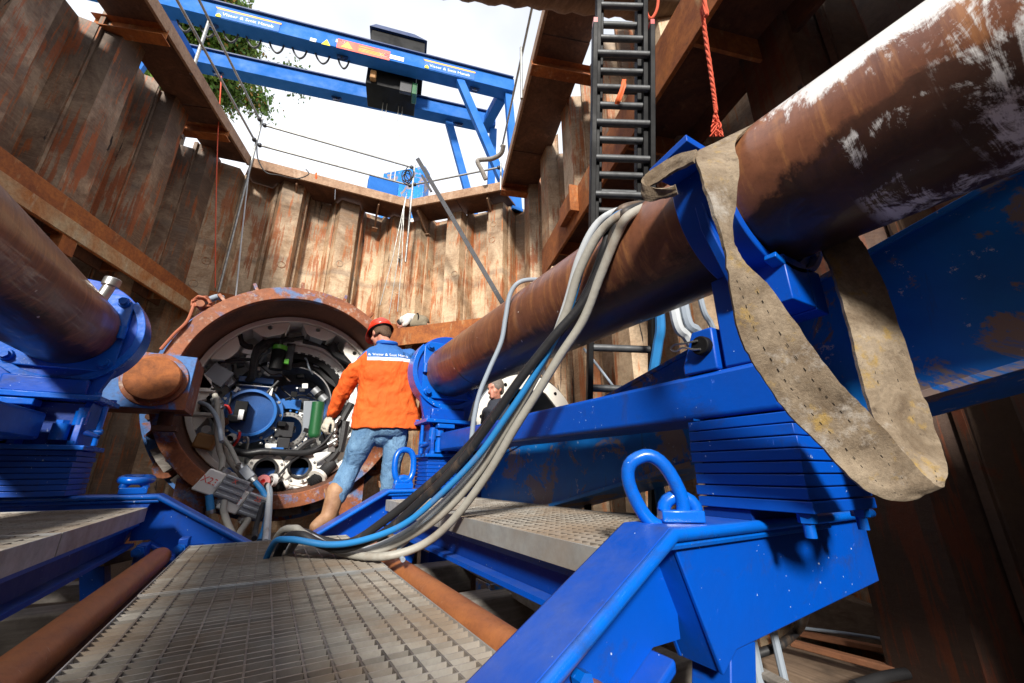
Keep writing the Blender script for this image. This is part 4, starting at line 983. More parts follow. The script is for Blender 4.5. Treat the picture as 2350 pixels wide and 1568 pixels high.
MB().cyl(q1(545, 1420, 5.16), q1(552, 1425, 5.3), .05, 6).cyl(q1(545, 1420, 5.15), q1(545, 1420, 5.1), .03, 14).build('pipe_union', MAT['rust_dark'], t)
MB().tube(crv([q1(540, 1220, 5.2), q1(600, 1240, 5.17), q1(635, 1320, 5.2)], 6), .016, 8).build('hose', MAT['red_plastic'], t)
MB().tube(crv([q2(715, 190, 5.2), q2(700, 260, 5.16), q2(640, 350, 5.18)], 6), .014, 8).build('hose', MAT['red_plastic'], t)
bxp(t2, 190, 200, 400, 390, 5.0, .16, 'tan_box', 'tan_box', 12, .02)
bxp(t2, 420, 280, 520, 620, 5.3, .1, 'side_panel', 'white_paint')
for (x, y) in ((320, 160), (585, 280), (625, 250)): MB().hexnut(q2(x, y, 5.14), (0, -1, 0), .045, .04).build('nut', MAT['steel'], t)
for x, y in ((1140, 165), (1090, 255), (960, 320), (720, 320), (700, 180), (560, 170), (1590, 205)): MB().ell(q2(x, y, 5.3), (.018, .018, .018)).build('bolt', MAT['steel'], t)
# two flanged slurry pipes at the bottom
for (x, y, Y) in ((1015, 625, 5.0), (1415, 600, 5.02)):
    c = q2(x, y, Y)
    P2 = [(c.x+.172*math.cos(2*math.pi*i/40), c.z+.172*math.sin(2*math.pi*i/40)) for i in range(40)]
    plate(P2, [(c.x, c.z, .112)], lambda u, v, w, Y=Y: (u, Y+w, v), .03, 40).build('pipe_flange', MAT['white_ring'], t, bev=.004)
    MB().lathe([(.105, -.03), (.112, -.03), (.112, .6), (.1, .6)], c, (0, 1, 0), 44).build('slurry_pipe', MAT['black'], t)
    MB().lathe([(.088, -.03), (.108, -.034), (.112, -.015), (.108, -.002), (.09, -.002)], c, (0, 1, 0), 44).build('rubber_seal', MAT['black_rubber'], t)
    for a in range(20, 380, 45): MB().hexnut(c+V((.148*math.cos(R_(a)), -.001, .148*math.sin(R_(a)))), (0, -1, 0), .013, .012).build('bolt', MAT['steel'], t)
    MB().lathe([(0, .5), (.1, .5), (.1, .52), (0, .52)], c, (0, 1, 0), 30).build('pipe_end', MAT['black'], t)
MB().bb(-.35, .55, 5.12, 5.5, .28, .45).build('invert_block', MAT['tbm_blue'], t, bev=.01)
bxp(t2, 1180, 690, 1500, 900, 5.05, .25, 'invert_plate', 'white_paint', 4); bxp(t2, 1600, 420, 1780, 580, 5.2, .1, 'side_panel', 'white_paint', -10)
# corrugated black hose
ch_ = crv([q2(1800, 560, 5.08), q2(1720, 640, 5.0), q2(1620, 740, 4.95), q2(1530, 800, 4.95)], 12)
MB().tube(ch_, [.055+.012*(i % 2) for i in range(len(ch_))], 16).build('corrugated_hose', MAT['black_rubber'], t)
MB().cyl(q2(1650, 700, 4.97), q2(1625, 728, 4.95), .095, 20).build('hose_ring', MAT['white_ring'], t)
ch_ = crv([q2(1060, 830, 4.95), q2(1150, 850, 4.93), q2(1240, 810, 4.93)], 12); MB().tube(ch_, [.045+.012*(i % 2) for i in range(len(ch_))], 14).build('corrugated_hose', MAT['black_rubber'], t)
MB().cyl(q2(1235, 815, 4.93), q2(1290, 795, 4.93), .04, 16).cyl(q2(1290, 795, 4.93), q2(1450, 820, 4.93), .015, 10).build('hose_tail', MAT['white_ring'], t)
MB().lathe([(.02, -.05), (.06, -.05), (.065, -.02), (.05, .05), (0, .05), (0, -.03)], q2(1000, 775, 4.8), (.2, 1, -.2), 24).build('red_coupling', MAT['red_plastic'], t)
MB().lathe([(.045, -.0), (.062, 0), (.062, .04), (.045, .04)], q2(1080, 755, 4.8), (1, .5, 0), 24).build('coupling_clip', MAT['white_paint'], t)
# hoses inside
def hz(pts, r, mat='black_rubber', name='hose', n=8): return MB().tube(crv(pts, 8), r, n).build(name, MAT[mat], t)
for k, dx in enumerate((0, 28, 58, 86)):
    hz([q1(840+dx*.6, 910, 5.4), q1(880+dx*.5, 850, 5.3), q1(900+dx*.4, 720, 5.2), q1(920+dx*.6, 600, 5.2), q1(960+dx, 500+dx*.3, 5.22), q1(1040+dx*1.4, 430+dx*.2, 5.3)], .026)
for k, (dy, e) in enumerate(((0, 1540), (14, 1300))): hz([q1(1030, 480+dy*4, 5.25), q1(1120, 425+dy*2, 5.25), q1(1250, 415+dy, 5.3), q1(1400, 405+dy, 5.35), q1(e, 385+dy, 5.35)], .024)
hz([q1(1530, 430, 5.36), q1(1750, 480, 5.4), q1(1880, 560, 5.4), q1(2000, 680, 5.4), q1(2090, 790, 5.4)], .03); hz([q1(1880, 470, 5.3), q1(1930, 580, 5.3), q1(2050, 650, 5.28), q1(2150, 700, 5.25)], .055)
hz([q1(740, 350, 5.25), q1(760, 430, 5.22), q1(830, 490, 5.24), q1(900, 500, 5.26)], .032); hz([q1(480, 690, 5.25), q1(620, 660, 5.22), q1(780, 650, 5.24), q1(900, 660, 5.26)], .02); hz([q1(490, 670, 5.25), q1(620, 685, 5.2), q1(820, 690, 5.22)], .016)
for dy in (0, 20, 42): hz([q1(1290, 700+dy, 5.5), q1(1420, 710+dy, 5.5), q1(1560, 690+dy, 5.5), q1(1700, 745+dy, 5.5), q1(1800, 850+dy, 5.5), q1(1930, 950+dy, 5.45)], .013)
hz([q1(660, 720, 5.3), q1(670, 830, 5.28), q1(720, 900, 5.3)], .012); hz([q1(640, 1060, 5.27), q1(630, 1150, 5.2), q1(600, 1250, 5.2)], .01)
hz([q2(650, 415, 5.05), q2(800, 440, 4.98), q2(1000, 415, 4.95), q2(1250, 430, 4.95), q2(1500, 430, 4.98), q2(1700, 360, 5.02), q2(1850, 280, 5.05)], .035, n=10)
hz([q2(1380, 420, 5.1), q2(1500, 320, 5.1), q2(1600, 280, 5.12)], .035); hz([q2(1410, 480, 4.97), q2(1300, 560, 4.9), q2(1180, 690, 4.9), q2(1060, 800, 4.85)], .013); hz([q2(1520, 440, 4.98), q2(1700, 320, 4.98), q2(1830, 160, 5.0), q2(1900, 60, 5.0)], .014)
hz([q2(1740, 540, 5.05), q2(1820, 470, 5.05), q2(1880, 350, 5.05), q2(1900, 100, 5.08), q1(2120, 1200, 5.1)], .045); hz([q2(1960, 60, 5.05), q2(1930, 250, 5.05), q2(1890, 420, 5.05)], .05)
hz([q2(1840, 140, 5.0), q2(1850, 70, 4.98), q2(1900, 10, 5.0)], .022, 'steel', 'bent_pipe'); hz([q2(760, 250, 5.15), q2(810, 260, 5.1), q2(800, 380, 5.12), q2(770, 560, 5.15)], .011, 'steel', 'bent_pipe')
MB().cyl(q2(1750, 340, 5.0), q2(1860, 275, 5.0), .03, 12).bb(*sum([[q2(1800, 100, 5.0).x, q2(1875, 100, 5.0).x], [5.0, 5.06], [q2(1840, 420, 5.0).z, q2(1840, 110, 5.0).z]], [])).build('manifold', MAT['steel'], t)
for y in (170, 240, 330): MB().ell(q2(1836, y, 4.99), (.03, .03, .028)).build('fitting', MAT['steel'], t)
rng = random.Random(11)
for k in range(15):   # tangle of thin hoses between the parts
    x = rng.uniform(420, 1750); y = rng.uniform(500, 1500); Y = rng.uniform(5.35, 5.6)
    if (x-870)**2+(y-1310)**2 < 340**2: continue
    pts = [q1(x, y, Y)]
    for s in range(3): x += rng.uniform(-160, 160); y += rng.uniform(-50, 170); pts.append(q1(x, y, Y+rng.uniform(-.06, .06)))
    hz(pts, rng.choice((.008, .011, .016)), rng.choice(('black_rubber', 'black_rubber', 'black', 'hose_grey')), n=6)
for k in range(44):   # small fittings
    x = rng.uniform(250, 1700); y = rng.uniform(650, 1560); Y = rng.uniform(5.36, 5.6)
    if (x-870)**2+(y-1310)**2 < 330**2: continue
    c = q1(x, y, Y)
    if rng.random() < .5: MB().cyl(c, c+V((rng.uniform(-.05, .05), -.05, rng.uniform(-.05, .05))), rng.uniform(.012, .025), rng.choice((6, 12))).build('fitting', MAT[rng.choice(('steel', 'steel', 'alu_grey', 'dark_steel'))], t)
    else: MB().box(c, (rng.uniform(.03, .09), .06, rng.uniform(.03, .07)), Mx.Rotation(rng.uniform(-.4, .4), 3, 'Y')).build('small_box', MAT[rng.choice(('dark_steel', 'black', 'grey_paint', 'white_paint'))], t, bev=.004)
# grey cables coming down the left side
CB = [([(440, 1090, 1), (470, 1200, 1), (465, 1400, 1), (455, 250, 2), (480, 420, 2), (510, 520, 2), (495, 680, 2)], .026, 'hose_white'),
      ([(480, 1250, 1), (490, 1400, 1), (480, 100, 2), (520, 260, 2), (600, 370, 2), (650, 470, 2), (700, 570, 2)], .021, 'hose_white'),
      ([(500, 1230, 1), (500, 60, 2), (500, 220, 2), (540, 420, 2), (620, 560, 2), (720, 680, 2), (790, 790, 2), (790, 880, 2)], .026, 'hose_white'),
      ([(250, 1180, 1), (360, 1230, 1), (450, 1350, 1), (470, 120, 2), (500, 300, 2)], .02, 'hose_grey')]
tc = None
for k, (pts, r, mt) in enumerate(CB):
    n_ = len(pts); path = []
    for i, (x, y, f) in enumerate(pts):
        Y = 5.02-.48*(i/(n_-1))**1.1; path.append(q1(x, y, Y) if f == 1 else q2(x, y, Y))
    hz(path, r, mt, 'cable', 10)
MB().cyl(q1(440, 1130, 5.03), q1(510, 1270, 5.0), .042, 16).cyl(q1(465, 1190, 5.0), q1(485, 1225, 4.99), .055, 16).build('cable_joint', MAT['alu_grey'], t)
# ---- two big cable connectors hanging in front of the ring
def connector(label, cx, cy, code, code2, tailpts):
    c = q2(cx, cy, 4.44); k = thing('cable_connector', label, 'connector', c); a = R_(-22); ux = V((math.cos(a), 0, math.sin(a))); uz = V((-math.sin(a), 0, math.cos(a))); R = Mx((ux, V((0, 1, 0)), uz)).transposed()
    L = lambda x, y, z: c+ux*x+V((0, y, 0))+uz*z
    b = MB(); b.add([L(*q) for q in ((-.20, -.06, -.105), (-.03, -.06, -.105), (-.03, .06, -.105), (-.20, .06, -.105), (-.165, -.06, .09), (-.03, -.06, .09), (-.03, .06, .09), (-.165, .06, .09))], [(3,2,1,0),(4,5,6,7),(0,1,5,4),(1,2,6,5),(2,3,7,6),(3,0,4,7)]); b.build('housing', MAT['white_ring'], k, bev=.012)
    MB().box(L(.07, 0, 0), (.198, .13, .19), R).build('coupler', MAT['alu_grey'], k, bev=.008)
    for z in (-.07, -.02, .03, .08): MB().box(L(.07, -.073, z), (.19, .016, .022), R).build('fin', MAT['alu_grey'], k, bev=.003)
    MB().box(L(-.055, -.067, -.005), (.018, .012, .05), R).build('latch', MAT['label_white'], k)
    text(code, .075, L(-.115, -.0615, .0), ux, uz+V((.35, 0, 0)), 'label_red', k)
    text(code2, .055, L(.06, -.082, .06), ux, uz, 'label_red', k)
    g = L(.05, 0, -.095); MB().cyl(g, L(.045, 0, -.15), .038, 14).cyl(L(.046, 0, -.115), L(.045, 0, -.13), .048, 14).build('cable_gland', MAT['steel'], k)
    MB().tube(crv([L(.045, 0, -.14)]+tailpts, 8), .026, 10).build('cable', MAT['hose_white'], k)
    g2 = L(-.06, 0, .09); MB().cyl(g2, L(-.055, 0, .13), .04, 14).build('cable_gland', MAT['steel'], k)
connector('pale cable connector marked X23 hanging left at the ring bottom', 530, 820, 'X23', 'X', [q2(530, 1010, 4.38), q2(520, 1100, 4.33), q2(545, 1190, 4.3), q2(585, 1300, 4.2), q2(640, 1420, 4.1)])
connector('pale cable connector marked X25 hanging lower beside the black cables', 800, 1030, 'X25', '25', [q2(810, 1225, 4.36), q2(770, 1290, 4.3), q2(720, 1360, 4.2), q2(690, 1430, 4.1)])
# slim grey coupling with blue sleeve, and strands falling to the gangway
k = thing('inline_coupling', 'slim grey cable coupling with blue sleeve above the connectors', 'coupling', q2(820, 680, 4.6))
MB().beam(q2(755, 620, 4.6), q2(860, 740, 4.55), .085, .08, (0, 1, 0)).build('body', MAT['grey_paint'], k, bev=.008); MB().cyl(q2(700, 570, 4.62), q2(760, 640, 4.6), .035, 12).cyl(q2(855, 730, 4.55), q2(890, 770, 4.54), .032, 12).build('nut', MAT['steel'], k)
MB().tube(crv([q2(885, 765, 4.54), q2(960, 850, 4.5), q2(1010, 930, 4.45), q2(1050, 1020, 4.4), q2(1010, 1300, 4.1), q2(950, 1480, 3.9)], 8), .024, 10).build('sleeve', MAT['hose_blue'], k)
k = thing('inline_coupling', 'short blue cable sleeve hanging below the X23 connector', 'coupling', q2(360, 1000, 4.4))
MB().cyl(q2(355, 930, 4.4), q2(370, 1110, 4.38), .03, 12).build('sleeve', MAT['hose_blue'], k); MB().cyl(q2(368, 1105, 4.38), q2(375, 1150, 4.38), .035, 10).cyl(q2(350, 895, 4.4), q2(356, 935, 4.4), .02, 10).build('nut', MAT['steel'], k)
for i, (pts, r, mt, lb) in enumerate((
    ([(1030, 800), (1010, 960), (950, 1150), (900, 1330), (885, 1440)], .02, 'black_rubber', 'black cable falling from the red coupling past the X25 connector'),
    ([(1040, 810), (1065, 900), (1050, 1060), (1030, 1280), (1015, 1480)], .022, 'hose_pale', 'white cable falling from the red coupling to the gangway end'),
    ([(1050, 810), (1080, 880), (1075, 1060), (1060, 1290), (1050, 1480)], .016, 'hose_grey', 'thin grey cable beside the white one below the red coupling'))):
    n_ = len(pts); tag(MB().tube(crv([q2(x, y, 4.7-.9*(j/(n_-1))) for j, (x, y) in enumerate(pts)], 8), r, 10).build('cable', MAT[mt], None), lb, 'cable', 'cables falling from the red coupling')

# ---- second machine section standing further right, seen above the slide beam
t = thing('pipe_section', 'pale round pipe section with bolt holes behind the hose bundle', 'pipe section', (2.78, 4.9, PF))
SX, SZ, SR = 2.782, .835, .787
P2 = [(SX+SR*math.cos(2*math.pi*i/72), SZ+SR*math.sin(2*math.pi*i/72)) for i in range(72)]
hl_ = [(SX+.71*math.cos(R_(a)), SZ+.71*math.sin(R_(a)), .024) for a in range(10, 370, 22)]
# eight sided opening inside
b = [(SX+.80*math.cos(R_(22.5+45*i)), SZ+.80*math.sin(R_(22.5+45*i))) for i in range(8)]
m = MB(); n = 72
vs = []; fs = []
for y in (4.3, 4.34):
    vs += [(u, y, v) for u, v in P2]
for y in (4.3, 4.34):
    for i in range(72):
        a = 5*i; k8 = (a+22.5) % 45-22.5; r = .63*math.cos(R_(22.5))/math.cos(R_(k8)); vs.append((SX+r*math.cos(R_(a)), y, SZ+r*math.sin(R_(a))))
for i in range(72):
    j = (i+1) % 72; fs += [(i, j, 144+j, 144+i), (72+i, 216+i, 216+j, 72+j), (i, 72+i, 72+j, j), (144+i, 144+j, 216+j, 216+i)]
m.add(vs, fs).build('rim_plate', MAT['white_ring'], t, bev=.004)
for (u, v, r) in hl_: MB().lathe([(.0, -.004), (r, -.004), (r, .01), (0, .01)], (u, 4.3, v), (0, 1, 0), 14).build('bolt_hole_plug', MAT['black'], t)
MB().lathe([(SR-.02, 0), (SR, 0), (SR, 1.1), (SR-.02, 1.1)], (SX, 4.341, SZ), (0, 1, 0), 72).build('barrel', MAT['grey_paint'], t)
MB().lathe([(SR, 0), (SR+.07, 0), (SR+.07, .25), (SR, .25)], (SX, 4.4, SZ), (0, 1, 0), 72).build('seal_band', MAT['black_rubber'], t)
MB().lathe([(0, 0), (.76, 0), (.76, .02), (0, .02)], (SX, 5.3, SZ), (0, 1, 0), 48).build('end_wall', MAT['dark_steel'], t)
for k in range(8):
    c = V((SX+.5*math.cos(R_(45*k+20)), 4.9, SZ+.5*math.sin(R_(45*k+20)))); MB().bb(c.x-.1, c.x+.1, 4.8, 5.2, c.z-.05, c.z+.05).build('equipment', MAT['dark_steel'], t)
MB().bb(SX-.4, SX+.4, 4.4, 5.4, PF-.05, SZ-.7).build('cradle', MAT['timber'], t)
# ================================================================== people
def remesh(o, vox, sm=6, fac=.5):
    m = o.modifiers.new('remesh', 'REMESH'); m.mode = 'VOXEL'; m.voxel_size = vox; m.use_smooth_shade = True
    s = o.modifiers.new('smooth', 'SMOOTH'); s.iterations = sm; s.factor = fac
def limb(m, pts, rads, n=12):
    p = crv(pts, 6); k = len(pts); rr = []
    for i in range(len(p)):
        f = i/(len(p)-1)*(k-1); a = min(int(f), k-2); u = f-a; rr.append(rads[a]*(1-u)+rads[a+1]*u)
    m.tube(p, rr, n); m.ell(p[0], (rr[0],)*3); m.ell(p[-1], (rr[-1],)*3)
def loft(m, rings, n=24):
    """rings: (center, ux, uy, rx, ry)"""
    vs = []; fs = []
    for c, ux, uy, rx, ry in rings:
        for k in range(n):
            a = 2*math.pi*k/n; ca, sa = math.cos(a), math.sin(a); e = .8
            vs.append(V(c)+V(ux)*(rx*math.copysign(abs(ca)**e, ca))+V(uy)*(ry*math.copysign(abs(sa)**e, sa)))
    r = len(rings)
    for i in range(r-1):
        for k in range(n): fs.append((i*n+k, i*n+(k+1) % n, (i+1)*n+(k+1) % n, (i+1)*n+k))
    fs += [tuple(range(n-1, -1, -1)), tuple(range((r-1)*n, r*n))]
    m.add(vs, fs)
def head_mesh(m, c, f, u, s=1.0):
    """head: c centre, f forward, u up"""
    f = V(f).normalized(); u = V(u); u = (u-f*u.dot(f)).normalized(); r = f.cross(u)
    R = Mx((r, f, u)).transposed(); L = lambda x, y, z: V(c)+(R @ V((x, y, z)))*s
    m.ell(L(0, -.012, .03), (.078*s, .097*s, .098*s), R); m.ell(L(0, .025, -.055), (.058*s, .066*s, .068*s), R); m.ell(L(0, .078, -.088), (.026*s, .022*s, .024*s), R)
    m.ell(L(0, .098, -.018), (.014*s, .022*s, .026*s), R); m.ell(L(0, .09, .015), (.011*s, .014*s, .035*s), R)
    m.ell(L(0, .086, -.058), (.026*s, .012*s, .010*s), R); m.ell(L(0, .085, .032), (.052*s, .014*s, .011*s), R)
    for e in (-1, 1):
        m.ell(L(e*.08, -.008, -.012), (.012*s, .026*s, .035*s), R); m.ell(L(e*.048, .055, -.03), (.022*s, .026*s, .022*s), R)
    return R, L
def hand_mesh(m, wr, d, up, s=1.0, curl=.5, side=1):
    """glove: wrist point, direction, palm normal (fingers curl towards it)"""
    d = V(d).normalized(); n = V(up); n = (n-d*n.dot(d)).normalized(); r = d.cross(n)*side
    R = Mx((r, d, n)).transposed(); L = lambda x, y, z: V(wr)+(R @ V((x, y, z)))*s
    m.ell(L(0, .05, 0), (.045*s, .055*s, .018*s), R); m.ell(L(0, .085, 0), (.044*s, .03*s, .017*s), R); m.ell(L(0, .0, 0), (.032*s, .04*s, .024*s), R)
    for i, (x, l) in enumerate(((-.034, .068), (-.012, .08), (.011, .075), (.032, .058))):
        a = curl; p0 = L(x, .095, 0); p1 = L(x*1.05, .095+l*.45*math.cos(a*.5), l*.45*math.sin(a*.5)); p2 = L(x*1.05, .095+l*.45*math.cos(a*.5)+l*.33*math.cos(a*1.4), l*.45*math.sin(a*.5)+l*.33*math.sin(a*1.4))
        p3 = L(x*1.05, .095+l*.45*math.cos(a*.5)+l*.33*math.cos(a*1.4)+l*.25*math.cos(a*2.1), l*.45*math.sin(a*.5)+l*.33*math.sin(a*1.4)+l*.25*math.sin(a*2.1))
        m.tube([p0, p1, p2, p3], [.0105*s, .0105*s, .0095*s, .008*s], 10); m.ell(p3, (.008*s,)*3)
    t0, t1_, t2_, t3_ = L(-.036, .03, .004), L(-.062, .055, .014), L(-.07, .085, .024), L(-.066, .108, .034)
    m.tube([t0, t1_, t2_, t3_], [.014*s, .0125*s, .0115*s, .009*s], 10); m.ell(t3_, (.009*s,)*3)

def m_jacket():
    k = Nd('jacket'); v = k.map(); xyz = k.sep(k.co); n = k.noise(v, 6, 6, .6)
    org = k.mix(k.ramp(n, .3, .7, 0, .45), (.82, .125, .012), (.62, .07, .008))
    org = k.mix(k.ramp(k.noise(k.map((2, 2, .7)), 6, 8, .75, 1.), .66, .74, 0, .5), org, (.09, .035, .02))
    blu = k.mix(k.ramp(n, .3, .7, 0, .35), (.03, .14, .42), (.015, .075, .26))
    # yoke border: rises slightly to the right, as the seam does
    h = k.math('SUBTRACT', xyz[2], k.math('MULTIPLY', xyz[0], .05))
    c = k.mix(k.ramp(h, ZY, ZY+.003), org, (.82, .83, .85)); c = k.mix(k.ramp(h, ZY+.033, ZY+.036), c, blu)
    slv = k.ramp(xyz[0], XSL+.004, XSL)
    hs = k.ramp(k.math('ADD', xyz[2], k.math('MULTIPLY', xyz[0], -1.2)), ZS, ZS+.004)
    c = k.mix(k.math('MULTIPLY', slv, k.math('SUBTRACT', 1.0, hs)), c, org)
    k.col(c); k.rough(.85); f = k.noise(v, 220, 3, .6)
    k.bump(k.math('ADD', k.noise(k.map((1, 1, .55)), 9, 4, .55, 1.6), k.math('MULTIPLY', f, .05)), .55, .035); MAT['jacket'] = k.m
S = .945
def W(x, y, Y): return P(x, y, Y=Y*S)
man = thing('person', 'man in orange and blue jacket and jeans leaning towards the machine', 'person', (.8, 3.76, -.1))
hemC = (W(803, 985, 3.95)+W(965, 985, 3.95))/2; neck = W(889, 792, 4.0); shL = W(838, 822, 4.0); shR = W(948, 818, 4.0)
ZY = (W(880, 833, 3.92)).z-.05*W(880, 833, 3.92).x; XSL = W(838, 830, 3.95).x; ZS = W(834, 812, 3.95).z-1.2*W(834, 812, 3.95).x
m_jacket()
ex, ey = V((.985, -.17, .02)).normalized(), V((.17, .985, 0)).normalized()
m = MB(); HW = (W(968, 985, 3.95)-W(803, 985, 3.95)).length/2
def ringat(f, rx, ry, dx=0, dy=0): return (hemC+(neck-hemC)*f+ex*dx+ey*dy, ex, ey, rx, ry)
loft(m, [ringat(-.01, HW*.97, .175, 0, .01), ringat(.02, HW*.975, .175, 0, .01), ringat(.18, HW*.9, .165), ringat(.38, HW*.82, .155, 0, .0), ringat(.58, HW*.78, .15, 0, -.02), ringat(.74, HW*.775, .15, 0, -.02), ringat(.86, HW*.70, .13, 0, 0), ringat(.93, HW*.5, .105, 0, .015), ringat(.985, .095, .085, 0, .03), ringat(1.045, .078, .075, 0, .035)])
elb, wri = W(790, 893, 4.15), W(762, 948, 4.3)
limb(m, [shL+V((.05, 0, -.03)), shL+(elb-shL)*.5+V((-.012, 0, .0)), elb, wri], [.095, .088, .076, .056])
elbR, wriR = W(985, 905, 4.2), W(965, 950, 4.5)
limb(m, [shR+V((-.05, 0, -.03)), shR+(elbR-shR)*.5, elbR, wriR], [.095, .085, .072, .055])
m.ell(wri+(wri-elb).normalized()*-.02, (.06, .06, .06))
jk = m.build('jacket', MAT['jacket'], man); remesh(jk, .0105, 5)
ds = bpy.data.textures.new('folds', 'CLOUDS'); ds.noise_scale = .13; ds.noise_depth = 1
dm = jk.modifiers.new('folds', 'DISPLACE'); dm.texture = ds; dm.strength = .035; dm.mid_level = .5; dm.texture_coords = 'GLOBAL'
ds3 = bpy.data.textures.new('creases', 'MARBLE'); ds3.noise_scale = .09; ds3.turbulence = 7; ds3.noise_depth = 2
dm = jk.modifiers.new('creases', 'DISPLACE'); dm.texture = ds3; dm.strength = .014; dm.texture_coords = 'GLOBAL'
# body (skin): head, neck, arms, legs in one surface, mostly under the clothes
hc = W(873, 768, 4.13); hf = V((-.38, .82, -.42)).normalized(); hu = V((-.08, .35, .93))
m = MB(); hR, hL = head_mesh(m, hc, hf, hu, 1.0)
limb(m, [hL(0, -.02, -.07), neck+V((0, .03, 0)), neck+V((0, .02, -.12))], [.055, .058, .07])
hp = hemC+V((0, .02, -.02)); limb(m, [neck+V((0, .02, -.1)), hemC+(neck-hemC)*.5, hp+V((0, 0, .06))], [.1, .11, .1])
kL, aL = W(806, 1068, 4.08), W(772, 1140, 4.02); kR, aR = W(899, 1060, 4.0), W(893, 1118, 4.05); hiL, hiR = W(842, 985, 3.98), W(912, 985, 4.0)
for h_, k_, a_ in ((hiL, kL, aL), (hiR, kR, aR)): limb(m, [hp+V((0, 0, .06)), h_+V((0, 0, .0)), k_, a_], [.07, .062, .05, .04])
for sh_, e_, w_, g_ in ((shL, elb, wri, 1), (shR, elbR, wriR, -1)): limb(m, [neck+V((0, .02, -.16)), sh_+V((g_*.07, .02, -.07)), e_, w_], [.05, .04, .036, .03])
bd = m.build('body', MAT['skin'], man); remesh(bd, .0075, 3)
# jeans
m = MB(); wst = hemC+V((0, .015, .1))
loft(m, [(wst, ex, ey, .18, .125), (hemC+V((0, .015, -.02)), ex, ey, .198, .15), ((hiL+hiR)/2+V((0, .01, -.07)), ex, ey, .195, .14)])
m.ell((hiL+hiR)/2+V((0, .01, -.05)), (.12, .12, .11))
limb(m, [hiL+V((.015, 0, .02)), hiL+(kL-hiL)*.5+V((0, -.01, 0)), kL, kL+(aL-kL)*.6, aL+V((0, 0, .01))], [.125, .108, .086, .088, .082])
limb(m, [hiR+V((-.02, 0, .02)), hiR+(kR-hiR)*.5+V((0, -.015, 0)), kR, kR+(aR-kR)*.6, aR+V((0, 0, -.02))], [.125, .108, .088, .085, .08])
jn = m.build('jeans', MAT['jeans'], man); remesh(jn, .0105, 4)
ds2 = bpy.data.textures.new('folds2', 'CLOUDS'); ds2.noise_scale = .07; ds2.noise_depth = 1
dm = jn.modifiers.new('folds', 'DISPLACE'); dm.texture = ds2; dm.strength = .012; dm.texture_coords = 'GLOBAL'
m = MB()
pk = W(918, 1012, 3.86)
m_ = MB().prism([pk+V((x, 0, z)) for x, z in ((-.065, .06), (.065, .065), (.065, -.05), (0, -.085), (-.065, -.05))], (0, .012, 0))
o = m_.build('back_pocket', MAT['jeans'], jn)
sw = o.modifiers.new('wrap', 'SHRINKWRAP'); sw.target = jn; sw.offset = .004; sw.wrap_method = 'NEAREST_SURFACEPOINT'
# boots
def boot(shaft_top, ankle, toe, sole_dir):
    m = MB(); d = (toe-ankle).normalized()
    limb(m, [shaft_top, shaft_top+(ankle-shaft_top)*.5, ankle], [.082, .072, .066]); limb(m, [ankle+V((0, 0, -.02)), ankle+(toe-ankle)*.5+V((0, 0, -.005)), toe], [.062, .055, .048])
    m.ell(ankle-d*.045+V((0, 0, -.045)), (.05, .05, .04))
    o = m.build('boot', MAT['boot'], man); remesh(o, .009, 4)
    for e in (-1, 1): MB().tube([shaft_top+V((e*.075, -.01, -.03)), shaft_top+V((e*.092, -.015, .012)), shaft_top+V((e*.088, .02, .02)), shaft_top+V((e*.075, .03, -.03))], .007, 6).build('pull_loop', MAT['boot'], o)
toeL = W(725, 1208, 3.95)
boot(W(772, 1128, 4.02), W(756, 1180, 4.0), toeL, None)
aRb = V((aR.x, aR.y, aR.z-.07)); boot(aR+V((0, 0, .03)), aRb, aRb+V((-.04, .16, -.03)), None)
# glove and bare-wrist
m = MB(); hand_mesh(m, wri+(wri-elb).normalized()*.03, V((-.28, .12, -.85)), V((.75, .5, -.1)), 1.12, .75, -1)
o = m.build('glove', MAT['cloth_glove'], man); remesh(o, .0042, 2)
m = MB(); hand_mesh(m, wriR, V((-.4, .5, -.5)), V((-.5, .3, .5)), 1.05, .8, 1); o = m.build('glove', MAT['cloth_glove'], man); remesh(o, .005, 2)
